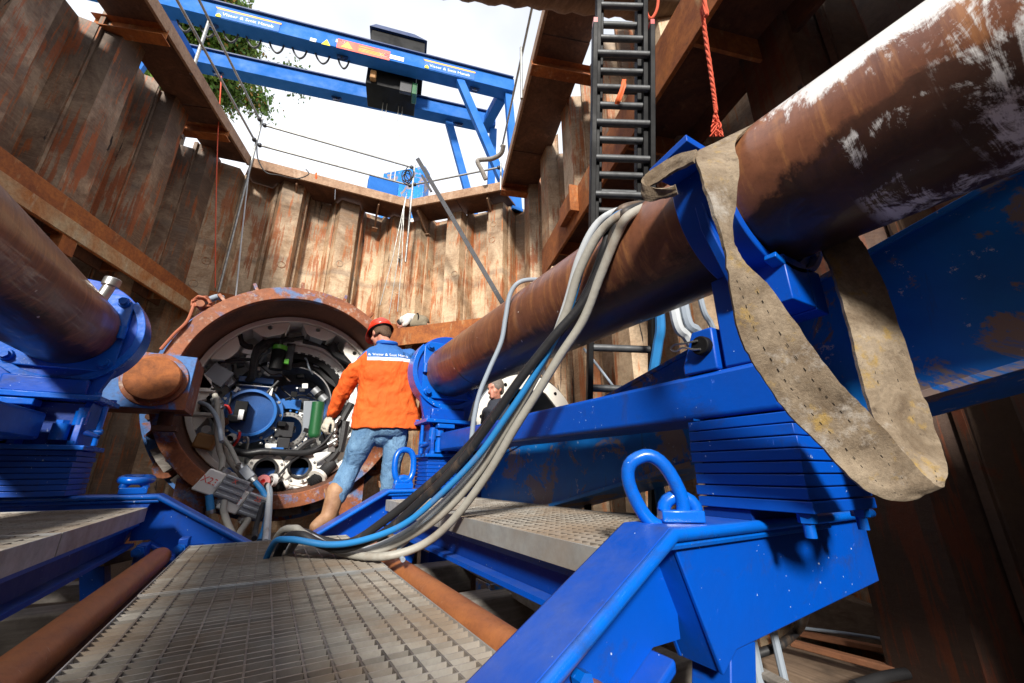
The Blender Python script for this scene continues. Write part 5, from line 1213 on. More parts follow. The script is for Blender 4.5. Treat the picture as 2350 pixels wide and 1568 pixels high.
# hair and helmet
m = MB()
m.ell(hL(0, -.03, .035), (.084, .094, .098), hR); m.ell(hL(0, -.075, -.02), (.07, .038, .07), hR)
for e in (-1, 1): m.ell(hL(e*.07, -.03, .0), (.02, .05, .05), hR)
o = m.build('hair', MAT['hair'], man); remesh(o, .006, 3)
def helmet(L, R, par, mat):
    m = MB(); vs = []; fs = []; n = 36; rows = 12
    for j in range(rows+1):
        ph = (math.pi/2)*j/rows
        for i in range(n):
            a = 2*math.pi*i/n; x, y = math.cos(a), math.sin(a); bul = 1+.03*math.cos(a*2)
            rr = math.cos(ph)**.8; vs.append(L(.108*rr*x*bul, .128*rr*y-.008, .045+.125*math.sin(ph)+.006*math.cos(a*6)*rr*math.sin(ph*2)))
    for j in range(rows):
        for i in range(n): fs.append((j*n+i, j*n+(i+1) % n, (j+1)*n+(i+1) % n, (j+1)*n+i))
    m.add(vs, fs); o = m.build('helmet', MAT[mat], par, ang=70)
    sd = o.modifiers.new('thick', 'SOLIDIFY'); sd.thickness = .005; sd.offset = 1
    # brim
    m = MB(); vs = []; fs = []
    for i in range(n):
        a = 2*math.pi*i/n; x, y = math.cos(a), math.sin(a); ext = .014+(.045*max(0, y)**2); dz = -.012-.02*max(0, y)**2
        for (k, z) in ((0, .046), (1, .046+dz), (1, .041+dz), (0, .040)): vs.append(L((.108+k*ext*.75)*x, (.128+k*ext)*y-.008, z))
    for i in range(n):
        j = (i+1) % n
        for k in range(4): fs.append((4*i+k, 4*i+(k+1) % 4, 4*j+(k+1) % 4, 4*j+k))
    m.add(vs, fs).build('brim', MAT[mat], o, ang=70)
    m = MB(); m.tube([L(.1*math.cos(a), .118*math.sin(a)-.008, .03) for a in [2*math.pi*i/24 for i in range(24)]], .008, 6, closed=True).build('head_band', MAT['black'], o)
    for k in (-1, 0, 1): MB().tube([L(k*.03, .11*math.cos(a)-.008, .05+.125*math.sin(a)) for a in [R_(25+13*i) for i in range(11)]], .006, 6).build('ridge', MAT[mat], o)
helmet(hL, hR, man, 'helmet')
# collar and lettering on the back
m = MB(); cc = hemC+(neck-hemC)*1.03+ey*.03
m.tube([cc+ex*(.085*math.cos(a))+ey*(.085*math.sin(a))+V((0, 0, .012*math.sin(a))) for a in [2*math.pi*i/24 for i in range(24)]], .02, 8, closed=True); m.build('collar', MAT['cloth_blue'] if 'cloth_blue' in MAT else MAT['label_blue'], jk)
pa, pb = W(854, 806, 3.75), W(941, 815, 3.75); mid = (pa+pb)/2
o = text('& Visser & Smit Hanab', (pb-pa).length/8.9, mid, pb-pa, (0, 0, 1), 'label_white', jk, ext=0)
import bmesh as _b
b_ = _b.new(); b_.from_mesh(o.data); _b.ops.triangulate(b_, faces=b_.faces); b_.to_mesh(o.data); b_.free()
sw = o.modifiers.new('wrap', 'SHRINKWRAP'); sw.target = jk; sw.wrap_method = 'PROJECT'; sw.use_project_y = True; sw.use_positive_direction = True; sw.use_negative_direction = True; sw.use_project_x = False; sw.use_project_z = False; sw.offset = .006; sw.wrap_mode = 'ABOVE_SURFACE'
# the blocks he stands on
zR = aRb.z-.075
tag(MB().bb(.78, 1.22, 3.66, 4.1, PF-.05, zR).build('timber_block', MAT['timber'], None, bev=.01), 'tall timber block under the right boot of the man in orange', 'block')
tag(MB().bb(.2, .72, 3.63, 4.1, PF-.05, toeL.z-.055).build('timber_block', MAT['timber'], None, bev=.01), 'low timber block under the left boot of the man in orange', 'block')

# ---- man kneeling on the back waler
WZ = KZ
def K(x, y): return P(x, y, pl=(KN, (FW.x, FW.y, 0)))
kn = thing('person', 'man in white shirt and khaki trousers kneeling bent over on the corner waler', 'person', KN)
dz = WZ-K(945, 756).z
o_ = lambda p: p+V((0, 0, dz))
pel, chs, hd = o_(K(967, 738)), o_(K(934, 733)), o_(K(921, 744))
knee1, foot1 = o_(K(946, 753)), o_(K(976, 753))
m = MB(); R2, L2 = head_mesh(m, hd, V((-.6, 0, -.8)), V((-.8, 0, .6)), 1.0)
limb(m, [hd, chs+V((-.05, 0, 0)), chs], [.05, .055, .1]); limb(m, [chs, (chs+pel)/2, pel], [.12, .12, .13])
for e in (-1, 1):
    limb(m, [chs+V((0, e*.16, -.02)), o_(K(928, 748))+V((0, e*.16, 0)), o_(K(922, 753))+V((0, e*.14, .02))], [.05, .042, .035])
    limb(m, [pel+V((0, e*.09, -.02)), knee1+V((0, e*.11, .06)), foot1+V((0, e*.11, .05))], [.085, .065, .045])
o = m.build('body', MAT['skin'], kn); remesh(o, .016, 3)
m = MB(); limb(m, [chs+V((-.06, 0, -.02)), chs+V((.02, 0, .0)), chs*.5+pel*.5+V((0, 0, .02))], [.11, .155, .145])
for e in (-1, 1): limb(m, [chs+V((0, e*.16, -.02)), o_(K(928, 746))+V((0, e*.17, 0)), o_(K(924, 751))+V((0, e*.15, .02))], [.075, .062, .055])
o = m.build('shirt', MAT['cloth_white'], kn); remesh(o, .016, 4)
m = MB(); limb(m, [chs*.35+pel*.65+V((0, 0, .01)), pel+V((.02, 0, -.01))], [.155, .165])
for e in (-1, 1): limb(m, [pel+V((0, e*.09, -.02)), knee1+V((0, e*.11, .08)), knee1+V((-.02, e*.11, .065)), foot1+V((-.06, e*.11, .055))], [.13, .095, .08, .065])
o = m.build('trousers', MAT['cloth_khaki'], kn); remesh(o, .016, 4)
m = MB(); m.ell(L2(0, -.02, .03), (.088, .1, .1), R2); o = m.build('hair', MAT['hair_black'], kn)
MB().tube([pel+V((-.11+.01*math.cos(a), .155*math.cos(a), .02+.155*math.sin(a))) for a in [2*math.pi*i/20 for i in range(20)]], .014, 6, closed=True).build('belt', MAT['black'], kn)
for e in (-1, 1): MB().ell(foot1+V((.03, e*.11, .045)), (.11, .045, .045)).build('shoe', MAT['boot'], kn)

# ---- man in dark clothes by the pale pipe section
hd = P(1136, 893, D=4.45); m2 = thing('person', 'man in dark jacket with greying hair behind the hose bundle', 'person', (hd.x, hd.y, PF))
fz = hd.z-1.55
m = MB(); R3, L3 = head_mesh(m, hd, V((-.86, -.3, -.2)), V((-.15, 0, 1)), .92)
nk = hd+V((.03, .03, -.14)); pv = hd+V((.04, .06, -.72))
limb(m, [hd+V((.01, 0, -.05)), nk, nk+V((.01, 0, -.1)), pv], [.055, .06, .12, .13])
for e in (-1, 1):
    limb(m, [pv+V((0, e*.1, 0)), pv+V((-.02, e*.1, -.42)), V((pv.x, pv.y+e*.1, fz+.06))], [.09, .06, .045]); limb(m, [nk+V((0, e*.17, -.1)), nk+V((-.03, e*.22, -.38)), nk+V((-.2, e*.16, -.55))], [.055, .045, .035])
o = m.build('body', MAT['skin'], m2); remesh(o, .011, 3)
m = MB(); limb(m, [nk+V((.01, 0, -.05)), nk+V((.01, 0, -.25)), pv], [.11, .165, .165]); m.ell(nk+V((0, 0, -.12)), (.13, .23, .09))
for e in (-1, 1): limb(m, [nk+V((0, e*.18, -.1)), nk+V((-.03, e*.23, -.38)), nk+V((-.19, e*.165, -.54))], [.08, .065, .052])
o = m.build('jacket', MAT['cloth_dark'], m2); remesh(o, .014, 4)
m = MB()
for e in (-1, 1): limb(m, [pv+V((0, e*.09, .02)), pv+V((-.02, e*.1, -.42)), V((pv.x, pv.y+e*.1, fz+.1))], [.12, .085, .07])
o = m.build('trousers', MAT['cloth_dark'], m2); remesh(o, .014, 4)
m = MB(); m.ell(L3(0, -.03, .04), (.088, .1, .098), R3); m.ell(L3(0, -.075, -.02), (.07, .04, .06), R3)
for e in (-1, 1): m.ell(L3(e*.072, -.01, .02), (.018, .05, .045), R3)
o = m.build('hair', MAT['hair_grey'], m2); remesh(o, .008, 3)
for e in (-1, 1): MB().ell(V((pv.x-.05, pv.y+e*.1, fz+.045)), (.13, .05, .05)).build('boot', MAT['boot'], m2)
tag(MB().bb(pv.x-.5, pv.x+.4, pv.y-.35, pv.y+.35, PF-.06, fz+.005).build('timber_block', MAT['timber'], None, bev=.01), 'timber platform under the man in the dark jacket', 'block')
# ================================================================== hoses, sling, ladder, ropes, crane, tree, timbers
def onpipe(x, y, r=PR):
    """near surface of the right pipe along a photo direction, or its silhouette point"""
    d = ray(x, y); a = d.x*d.x+d.z*d.z; ex_, ez_ = CAM.x-PRX, CAM.z-PRZ; b = 2*(d.x*ex_+d.z*ez_); c = ex_*ex_+ez_*ez_-r*r; D = b*b-4*a*c
    t = (-b-math.sqrt(D))/(2*a) if D > 0 else -b/(2*a)
    return CAM+d*t, t
# ---- hose bundle over the right pipe
def hose(label, px, r, mat, tend, lift=0.03, top=True, grp='hoses draped over the smeared pipe'):
    pts = []
    p0, t0 = onpipe(px[0][0], px[0][1], PR+r)
    n = len(px)
    L = [0]
    for i in range(1, n): L.append(L[-1]+math.hypot(px[i][0]-px[i-1][0], px[i][1]-px[i-1][1]))
    if top:   # comes up from behind the pipe
        for a in (20, 55, 85): 
            pts.append(V((PRX+(PR+r)*math.cos(R_(a)), p0.y+.05*(1-(a-20)/65)+.02, PRZ+(PR+r)*math.sin(R_(a)))))
    pts.append(p0)
    for i in range(1, n):
        x, y = px[i]
        u = L[i]/L[-1]; dep = t0+(tend-t0)*u
        pp, tt = onpipe(x, y, PR+r)
        if i < 4: dep = min(dep, tt-.01)
        q = P(x, y, D=dep)
        if q.z < lift: q = P(x, y, Z=lift)
        pts.append(q)
    if n > 9: e = pts[-1]; pts += [e+V((-.06, .16, -.05)), e+V((-.1, .3, -.3))]
    return tag(MB().tube(crv(pts, 7), r, 12).build('hose', MAT[mat], None), label, 'hose', grp)
G = lambda x, y, z: (P(x, y, Z=z)-CAM).dot(FW)
te = G(860, 1265, .03)
hose('thick black rubber hose on the outer side of the bundle over the pipe', [(1442, 476), (1407, 508), (1387, 575), (1346, 675), (1281, 765), (1209, 850), (1136, 950), (1057, 1045), (975, 1120), (886, 1192), (804, 1245), (739, 1240), (694, 1222)], .021, 'black_rubber', te*1.05, .06)
hose('second black rubber hose crossing inside the bundle', [(1448, 482), (1418, 512), (1389, 590), (1341, 690), (1269, 775), (1196, 868), (1133, 958), (1058, 1058), (971, 1145), (881, 1222), (795, 1258), (739, 1250), (689, 1228)], .0195, 'black_rubber', te*.97, .06)
hose('bright pale hose between the two black ones', [(1440, 479), (1374, 510), (1330, 590), (1302, 690), (1270, 780), (1224, 865), (1170, 955), (1102, 1060), (1016, 1155), (932, 1222), (839, 1262), (764, 1258), (709, 1232)], .0165, 'hose_pale', te*1.02, .04)
hose('grey white hose, lowest of the bundle, sagging to the grating', [(1450, 490), (1416, 540), (1375, 640), (1338, 735), (1286, 815), (1234, 900), (1180, 985), (1121, 1085), (1042, 1190), (970, 1250), (880, 1277), (785, 1268), (710, 1238)], .0185, 'hose_white', te, .03)
hose('dirty white hose just above the lowest one in the bundle', [(1446, 484), (1380, 530), (1330, 620), (1300, 715), (1261, 800), (1218, 885), (1166, 975), (1098, 1085), (1014, 1180), (923, 1240), (844, 1268), (752, 1255), (697, 1225), (675, 1213)], .0185, 'hose_white', te*1.02, .035)
hose('bright blue hose running along the bundle', [(1444, 480), (1388, 520), (1340, 600), (1310, 700), (1272, 782), (1216, 876), (1158, 962), (1098, 1045), (1018, 1128), (929, 1202), (832, 1240), (752, 1250), (662, 1238)], .0145, 'hose_blue', te*.95, .07)
hose('thin grey cable hanging alone over the pipe near the far support', [(1202, 644), (1172, 672), (1160, 730), (1150, 785), (1122, 850), (1100, 905), (1088, 960), (1082, 1010)], .0135, 'hose_grey', (onpipe(1202, 644)[1])*.93, .03, grp='cables over the pipe')
hose('slim grey cable looping under the hose bundle', [(1320, 690), (1240, 830), (1150, 990), (1050, 1130), (985, 1190), (940, 1235), (915, 1262), (925, 1285)], .011, 'hose_grey', te*.98, .02, top=False)

# ---- webbing sling
def ribbon(rows, th=.008, n=8, name='webbing', mat='sling', par=None, m=7):
    A_ = crv([r[0] for r in rows], n); B_ = crv([r[1] for r in rows], n); vs = []; fs = []; k = len(A_)
    for i in range(k):
        a, b = A_[i], B_[i]
        tng = (A_[min(i+1, k-1)]+B_[min(i+1, k-1)]-A_[max(i-1, 0)]-B_[max(i-1, 0)])
        nn = tng.cross(b-a); nn = nn.normalized()*th if nn.length > 1e-9 else V((0, 0, th))
        for s_ in (0, 1):
            for j in range(m+1):
                f = j/m; p = a+(b-a)*f; ex_ = (.0022*MN.noise(V((i*1.9, j*3.1, 2)))+.0035*MN.noise(V((i*.37, j*2., 5))))*(1 if j in (0, m) else 0)
                bulge = .004*MN.noise(V((i*.22, j*.5, 1)))
                vs.append(p+nn*(s_-.5)+nn.normalized()*bulge+(b-a).normalized()*ex_*(1 if j else -1))
    w_ = 2*(m+1)
    for i in range(k-1):
        for j in range(m):
            fs.append((i*w_+j, i*w_+j+1, (i+1)*w_+j+1, (i+1)*w_+j)); o2 = m+1
            fs.append((i*w_+o2+j, (i+1)*w_+o2+j, (i+1)*w_+o2+j+1, i*w_+o2+j+1))
        fs += [(i*w_, (i+1)*w_, (i+1)*w_+m+1, i*w_+m+1), (i*w_+m, i*w_+2*m+1, (i+1)*w_+2*m+1, (i+1)*w_+m)]
    fs += [tuple(range(m+1))+tuple(range(2*m+1, m, -1)), tuple((k-1)*w_+q for q in list(range(m, -1, -1))+list(range(m+1, 2*m+2)))]
    return MB().add(vs, fs).build(name, MAT[mat], par, ang=60), A_, B_
sg = thing('lifting_sling', 'frayed beige webbing sling looped over the smeared pipe beside the saddle', 'sling', (1.1, .5, .3))
def rowp(l, r, dl, dr): return (P(l[0], l[1], D=dl), P(r[0], r[1], D=dr))
d0 = 1.06
top_rows = []
for a in (20, 60, 100):   # over the back and top of the pipe
    rr_ = PR+.012; top_rows.append((V((PRX+rr_*math.cos(R_(a)), .535, PRZ+rr_*math.sin(R_(a)))), V((PRX+rr_*math.cos(R_(a)), .40, PRZ+rr_*math.sin(R_(a))))))
rows = top_rows+[(P(1606, 348, D=1.17), onpipe(1694, 318, PR+.014)[0]), (P(1606, 395, D=1.06), P(1694, 385, D=1.06)), (P(1630, 470, D=1.0), P(1684, 478, D=1.04)), (P(1655, 545, D=.985), P(1680, 540, D=1.0)),
    (P(1668, 615, D=.975), P(1706, 600, D=.97)), (P(1679, 687, D=.96), P(1765, 659, D=.955)), (P(1700, 780, D=.945), P(1830, 752, D=.93)), (P(1751, 869, D=.935), P(1918, 869, D=.90)), (P(1811, 952, D=.92), P(1984, 938, D=.90)),
    (P(1891, 1031, D=.905), P(2058, 1022, D=.89)), (P(1960, 1106, D=.885), P(2118, 1090, D=.885)), (P(2032, 1144, D=.885), P(2146, 1112, D=.885)), (P(2102, 1138, D=.90), P(2166, 1112, D=.91)), (P(2092, 1090, D=.94), P(2172, 1080, D=.945)), (P(2040, 1010, D=.99), P(2158, 1030, D=1.0)),
    (P(2002, 957, D=1.02), P(2128, 938, D=1.04)), (P(1979, 883, D=1.06), P(2100, 873, D=1.08)), (P(1956, 790, D=1.10), P(2067, 766, D=1.12)), (P(1932, 697, D=1.15), P(2030, 659, D=1.17)), (P(1904, 613, D=1.21), P(1990, 580, D=1.22)), (P(1880, 560, D=1.27), P(1960, 530, D=1.28))]
wb, Aw, Bw = ribbon(rows, .009, 8, par=sg)
# stitched seams along the webbing
for f in (.3, .68):
    k0, k1 = 60, len(Aw)-26
    pts = []
    for i in range(k0, k1, 1):
        a, b = Aw[i], Bw[i]; p = a+(b-a)*f; pts.append(p+(CAM-p).normalized()*.0062)
    for j in range(0, len(pts)-2, 2): MB().tube([pts[j], pts[j]+(pts[j+1]-pts[j])*.6], .0009, 4).build('stitch', MAT['stitch'], wb)
# the eye of the sling round the bolt tab
rows = [(P(1600, 345, D=1.12), P(1592, 372, D=1.10)), (P(1550, 358, D=1.19), P(1556, 390, D=1.16)), (P(1500, 388, D=1.22), P(1515, 415, D=1.2)), (P(1478, 405, D=1.22), P(1478, 440, D=1.22)), (P(1480, 425, D=1.2), P(1485, 462, D=1.2)), (P(1520, 432, D=1.16), P(1528, 455, D=1.17)), (P(1550, 425, D=1.14), P(1556, 446, D=1.15))]
ribbon(rows, .009, 6, 'eye_loop', 'sling', sg)

# ---- orange rope hanging from above
rp = thing('hanging_rope', 'orange twisted rope with frayed end hanging above the saddle', 'rope', P(1645, 310, D=1.75))
rt_ = P(1608, -40, D=1.72); path = crv([V((rt_.x+.02, rt_.y, 6.6)), V((rt_.x+.01, rt_.y, 4.6)), rt_, P(1611, 20, D=1.72), P(1620, 90, D=1.73), P(1632, 170, D=1.74), P(1640, 230, D=1.75), P(1643, 255, D=1.75)], 12)
for s_ in range(3):
    pts = []
    for i, p in enumerate(path): a = i*.9+s_*2.094; pts.append(p+RT*(.0045*math.cos(a))+FW*(.0045*math.sin(a)))
    MB().tube(pts, .0055, 6).build('strand', MAT['red_rope'], rp)
rng = random.Random(5)
for s_ in range(16):
    p = P(1643, 252, D=1.75); pts = [p]
    for k in range(6): pts.append(P(1643+rng.uniform(-11, 12)*(k+1)/4, 258+k*11, D=1.75+rng.uniform(-.015, .015)))
    MB().tube(crv(pts, 3), .0028, 5).build('frayed_yarn', MAT['red_rope'], rp)
rp = tag(MB().tube(crv([P(1480, 5, D=3.2), P(1486, 35, D=3.2), P(1496, 42, D=3.2), P(1508, 20, D=3.2), P(1512, -20, D=3.2)], 6), .012, 8).build('hanging_rope', MAT['red_rope'], None), 'small red cord loop at the top of the ladder', 'rope')

# ---- extension ladder
ld = thing('extension_ladder', 'black three section extension ladder with grey rungs against the right waler', 'ladder', (1.95, 2.1, PF))
LB, LT = P(1432, 960, D=2.72), P(1432, 20, D=2.72)
# feet on the pit floor and tilt as photographed
dirL = (P(1430, 40, D=3.05)-P(1425, 860, D=2.75)); Lb = P(1425, 860, D=2.75); k = (PF-Lb.z)/dirL.z; foot = Lb+dirL*k; dl = dirL.normalized()
wv = (P(1500, 450, D=2.86)-P(1362, 450, D=2.86)); wv = (wv-dl*wv.dot(dl)).normalized(); nv = wv.cross(dl).normalized()
if nv.dot(FW) < 0: nv = -nv
top_s = (3.95-foot.z)/dl.z
for sct, (w_, off, s0, s1) in enumerate(((.43, 0, .0, top_s*.93), (.36, .055, 2.35, top_s*1.03), (.30, .11, 2.45, top_s*1.1))):
    for e in (-1, 1):
        a = foot+wv*(e*w_/2)+nv*off
        MB().beam(a+dl*s0, a+dl*s1, .036, .08, nv).build('stile', MAT['black'], ld, bev=.004)
        MB().beam(a+dl*s1, a+dl*(s1+.045), .03, .064, nv).build('end_cap', MAT['red_plastic'], ld)
    s = s0+.2+sct*.07
    while s < s1-.05:
        a = foot+dl*s+nv*off
        o = MB().cyl(a-wv*(w_/2-.012), a+wv*(w_/2-.012), .026, 12).build('rung', MAT['rung'], ld)
        s += .28
tag(ribbon([(P(1428, 182, D=2.9), P(1438, 183, D=2.9)), (P(1424, 200, D=2.88), P(1435, 202, D=2.88)), (P(1414, 225, D=2.88), P(1426, 228, D=2.88)), (P(1410, 238, D=2.9), P(1421, 240, D=2.9))], .006, 5, 'orange_strap', 'orange_strap')[0], 'orange strap wrapped round the ladder rungs', 'strap')

# ---- leaning drilled bar, rods, cords
br = thing('drilled_bar', 'dark drilled steel bar leaning from the corner walkway into the pit', 'bar', P(1150, 690, D=7))
b0, b1 = P(958, 364, D=8.3), P(1150, 690, D=7.2); b1 = b0+(b1-b0)*1.55
MB().beam(b0, b1, .085, .03, (CAM-b0)).build('flat_bar', MAT['dark_steel'], br, bev=.004)
for i in range(26):
    c = b0+(b1-b0)*(.03+i*.036); v = (CAM-c).normalized(); MB().cyl(c+v*.012, c+v*.0185, .02, 10).build('hole_rim', MAT['steel'], br)
MB().beam(P(968, 402, D=8.1), P(990, 440, D=8.0), .05, .03, (CAM-b0)).build('stub', MAT['dark_steel'], br)
tag(MB().tube(crv([P(508, 175, D=7.3), P(503, 260, D=7.2), P(499, 330, D=7.2), P(495, 500, D=7.0), P(494, 660, D=6.9)], 6), .010, 6).build('red_cord', MAT['red_rope'], None), 'thin red cord hanging down the left corner of the pit', 'cord')
tag(MB().tube([P(572, 385, D=8.1), P(556, 530, D=7.3), P(541, 680, D=6.6)], .012, 6).build('pale_cord', MAT['hose_pale'], None), 'pale cord beside the long scaffold post at the left corner', 'cord')
for i, (xa, ya, xb, yb) in enumerate(((925, 480, 872, 700), (926, 480, 893, 720), (927, 480, 912, 715))):
    tag(MB().tube([P(934, 440, D=9.0), P(xa, ya, D=8.9), P((xa+xb)/2+3, (ya+yb)/2, D=8.6), P(xb, yb, D=8.4)], .009, 6).build('wire', MAT['scaffold'], None), ('slack wire from the corner railing post ending nearest the launch ring', 'middle one of three slack wires from the corner railing post', 'slack wire from the corner railing post ending nearest the kneeling man')[i], 'wire', 'wires hanging from the corner post')
rng = random.Random(9)
cpl = thing('cable_coil', 'coil of dark cable hung on the corner railing post', 'cable', P(930, 412, D=8.9))
for k in range(5):
    c = P(936+rng.uniform(-4, 5), 402+rng.uniform(-6, 10), D=8.8); MB().tube([c+RT*(.09*math.cos(a))+UP*(.13*math.sin(a))+FW*.03*math.sin(a+k) for a in [2*math.pi*i/18 for i in range(18)]], .011, 6, closed=True).build('turn', MAT['black_rubber'], cpl)
tag(MB().tube(crv([P(589, 330, D=8.0), P(592, 365, D=8.0), P(610, 395, D=8.0), P(640, 402, D=8.1), P(680, 410, D=8.3), P(708, 400, D=8.4), P(702, 388, D=8.4)], 6), .012, 6).build('black_cable', MAT['black_rubber'], None), 'black cable sagging along the back walkway edge', 'cable')
tag(ribbon([(P(724, 396, D=8.45), P(728, 396, D=8.45)), (P(723, 404, D=8.44), P(728, 404, D=8.44)), (P(724, 411, D=8.45), P(727, 411, D=8.45))], .008, 3, 'orange_tag', 'orange_strap')[0], 'small orange tag on the back walkway edge', 'tag')
# bent grey pipe by the right corner
tag(MB().tube(crv([P(1115, 412, D=8.9), P(1105, 390, D=8.9), P(1096, 372, D=8.9), P(1102, 367, D=8.9), P(1130, 364, D=8.8), P(1150, 352, D=8.7), P(1156, 332, D=8.6)], 6), [.05]*43, 10).build('bent_pipe', MAT['timber_grey'], None) if False else
    MB().tube(crv([P(1115, 412, D=8.9), P(1105, 390, D=8.9), P(1096, 372, D=8.9), P(1102, 367, D=8.9), P(1130, 364, D=8.8), P(1150, 352, D=8.7), P(1156, 332, D=8.6)], 6), .05, 10).build('bent_pipe', MAT['timber_grey'], None), 'bent grey exhaust pipe at the end of the corner walkway', 'pipe')
# small floodlight on the left wall
fd = thing('floodlight', 'small grey floodlight on a bracket high on the left wall', 'floodlight', P(395, 300, D=7.0))
MB().tube([P(385, 240, D=7.2), P(378, 300, D=7.0), P(388, 312, D=7.0)], .02, 8).build('arm', MAT['scaffold'], fd)
MB().hexa([P(390, 300, D=7.0), P(422, 322, D=6.9), P(426, 318, D=7.1), P(398, 296, D=7.2), P(396, 293, D=7.0), P(410, 297, D=6.9), P(414, 294, D=7.1), P(402, 290, D=7.2)]).build('housing', MAT['alu_grey'], fd)
wc = thing('cable_bundle', 'bundle of grey cables hanging over the left pile tops', 'cable', P(270, 110, D=6.4))
for k in range(6): MB().tube(crv([P(254+k, 105+k, D=6.35), P(262+k*2, 128+k, D=6.3), P(280+k*2, 139-k, D=6.3), P(297, 128-k*2, D=6.35), P(292, 105, D=6.4)], 6), .012, 6).build('cable', MAT['hose_grey' if k % 2 else 'black_rubber'], wc)

# ---- gantry crane
cr_ = thing('gantry_crane', 'blue double girder gantry crane spanning above the pit', 'crane', (3.5, 10.5, GZ))
CZ = 10.1
def girder(pl, pr, h, w_, zb, name):
    a, b = P(*pl, Z=zb), P(*pr, Z=zb); d = (b-a); d.z = 0; d.normalize(); a = a-d*6; s_ = V((-d.y, d.x, 0))
    if s_.y < 0: s_ = -s_
    def blk(o0, o1, z0, z1): return [a+s_*o0+V((0,0,z0)), b+s_*o0+V((0,0,z0)), b+s_*o1+V((0,0,z0)), a+s_*o1+V((0,0,z0)), a+s_*o0+V((0,0,z1)), b+s_*o0+V((0,0,z1)), b+s_*o1+V((0,0,z1)), a+s_*o1+V((0,0,z1))]
    g = MB().hexa(blk(0, w_, .0, h)).build(name, MAT['crane_blue'], cr_, bev=.008)
    MB().hexa(blk(-.06, w_+.06, h+.001, h+.035)).build('top_flange', MAT['crane_dark'], cr_)
    MB().hexa(blk(w_*.4, w_*.6, h+.036, h+.09)).build('crane_rail', MAT['dark_steel'], cr_)
    MB().hexa([b+s_*0+d*.001, b+s_*w_+d*.001, b+s_*w_+d*.03, b+s_*0+d*.03]+[p+V((0,0,h)) for p in (b+s_*0+d*.001, b+s_*w_+d*.001, b+s_*w_+d*.03, b+s_*0+d*.03)]).build('end_plate', MAT['crane_blue'], cr_)
    for f in (.22, .44, .66, .92):
        c = a+(b-a)*f; c = c+s_*(w_*.5)
        m = MB().prism([c+d*(-.13)+V((0,0,-.001)), c+d*.13+V((0,0,-.001)), c+d*.06+V((0,0,-.11)), c+d*(-.06)+V((0,0,-.11))], s_*.06); m.build('lug', MAT['crane_dark'], cr_)
        MB().cyl(c+V((0,0,-.06))-s_*.012, c+V((0,0,-.06))+s_*.072, .03, 12).build('shackle_pin', MAT['dark_steel'], cr_)
    return a, b, d, s_, g
g1a, g1b, g1d, g1s, g1 = girder(z2(0, 152), z2(2040, 656), .42, .34, CZ, 'girder')
g2a, g2b, g2d, g2s, g2 = girder(z2(0, 497), z2(1905, 905), .42, .34, CZ, 'girder')
MB().beam(g1b+V((0, 0, .1))-g1d*.25+g1s*.35, g2b+V((0, 0, .1))-g2d*.2, .25, .3).build('end_beam', MAT['crane_blue'], cr_, bev=.008)
def leg(pt, pb, r=.1):
    a = P(*pt, Z=CZ); d = ray(*pb); k = (GZ-CAM.z)/d.z
    b = CAM+d*k
    return a, b
def legs(g, px_t, px_b):
    a = P(*px_t, Z=CZ-.002); 
    # foot on the ground: same lateral line as seen in the photo
    dr = ray(*px_b); n = g.cross(V((0, 0, 1))).normalized()
    t_ = (a-CAM).dot(n)/dr.dot(n); q = CAM+dr*t_
    e = a+(q-a)*((a.z-GZ)/max(.1, (a.z-q.z)))
    MB().beam(a, e, .2, .16, n).build('leg', MAT['crane_blue'], cr_, bev=.006)
    MB().box((e.x, e.y, GZ+.03), (.5, .4, .08)).build('leg_foot', MAT['crane_blue'], cr_)
legs(g1d, z2(1655, 590), z2(1930, 1230)); legs(g1d, z2(2005, 690), z2(2030, 1000)); legs(g2d, z2(1572, 880), z2(1695, 1330)); legs(g2d, z2(1895, 940), z2(1880, 1310))
# far left end: posts and cross beam behind the tree
la_ = P(430, 150, Z=CZ); MB().beam(P(372, 30, Z=CZ+.1), P(452, 165, Z=CZ+.1), .25, .3).build('end_beam', MAT['crane_blue'], cr_, bev=.008)
for px_, pz_ in ((378, 60), (440, 150)):
    p = P(px_, pz_, Z=CZ); MB().beam(p, V((p.x-.5, p.y+.1, GZ)), .2, .16, (0, 1, 0)).build('leg', MAT['crane_blue'], cr_)
# festoon cables
for i in range(9):
    x0 = -560+i*166; f = lambda x: 232+(x)*.232
    if i == 8: x1 = x0+90
    else: x1 = x0+118
    if i == 0: continue
    pts = [P(*z2(x0, f(x0)-8), Z=CZ-.02)]
    for u in (.2, .5, .8): 
        x = x0+(x1-x0)*u; b_ = pts[0]; q = P(*z2(x, f(x)+75*(1-(2*u-1)**2)), pl=(g1a+g1s*.3, g1s)); pts.append(q)
    pts.append(P(*z2(x1, f(x1)-8), pl=(g1a+g1s*.3, g1s))); pts[0] = P(*z2(x0, f(x0)-8), pl=(g1a+g1s*.3, g1s))
    MB().tube(crv(pts, 6), .022, 6).build('festoon_cable', MAT['black_rubber'], cr_)
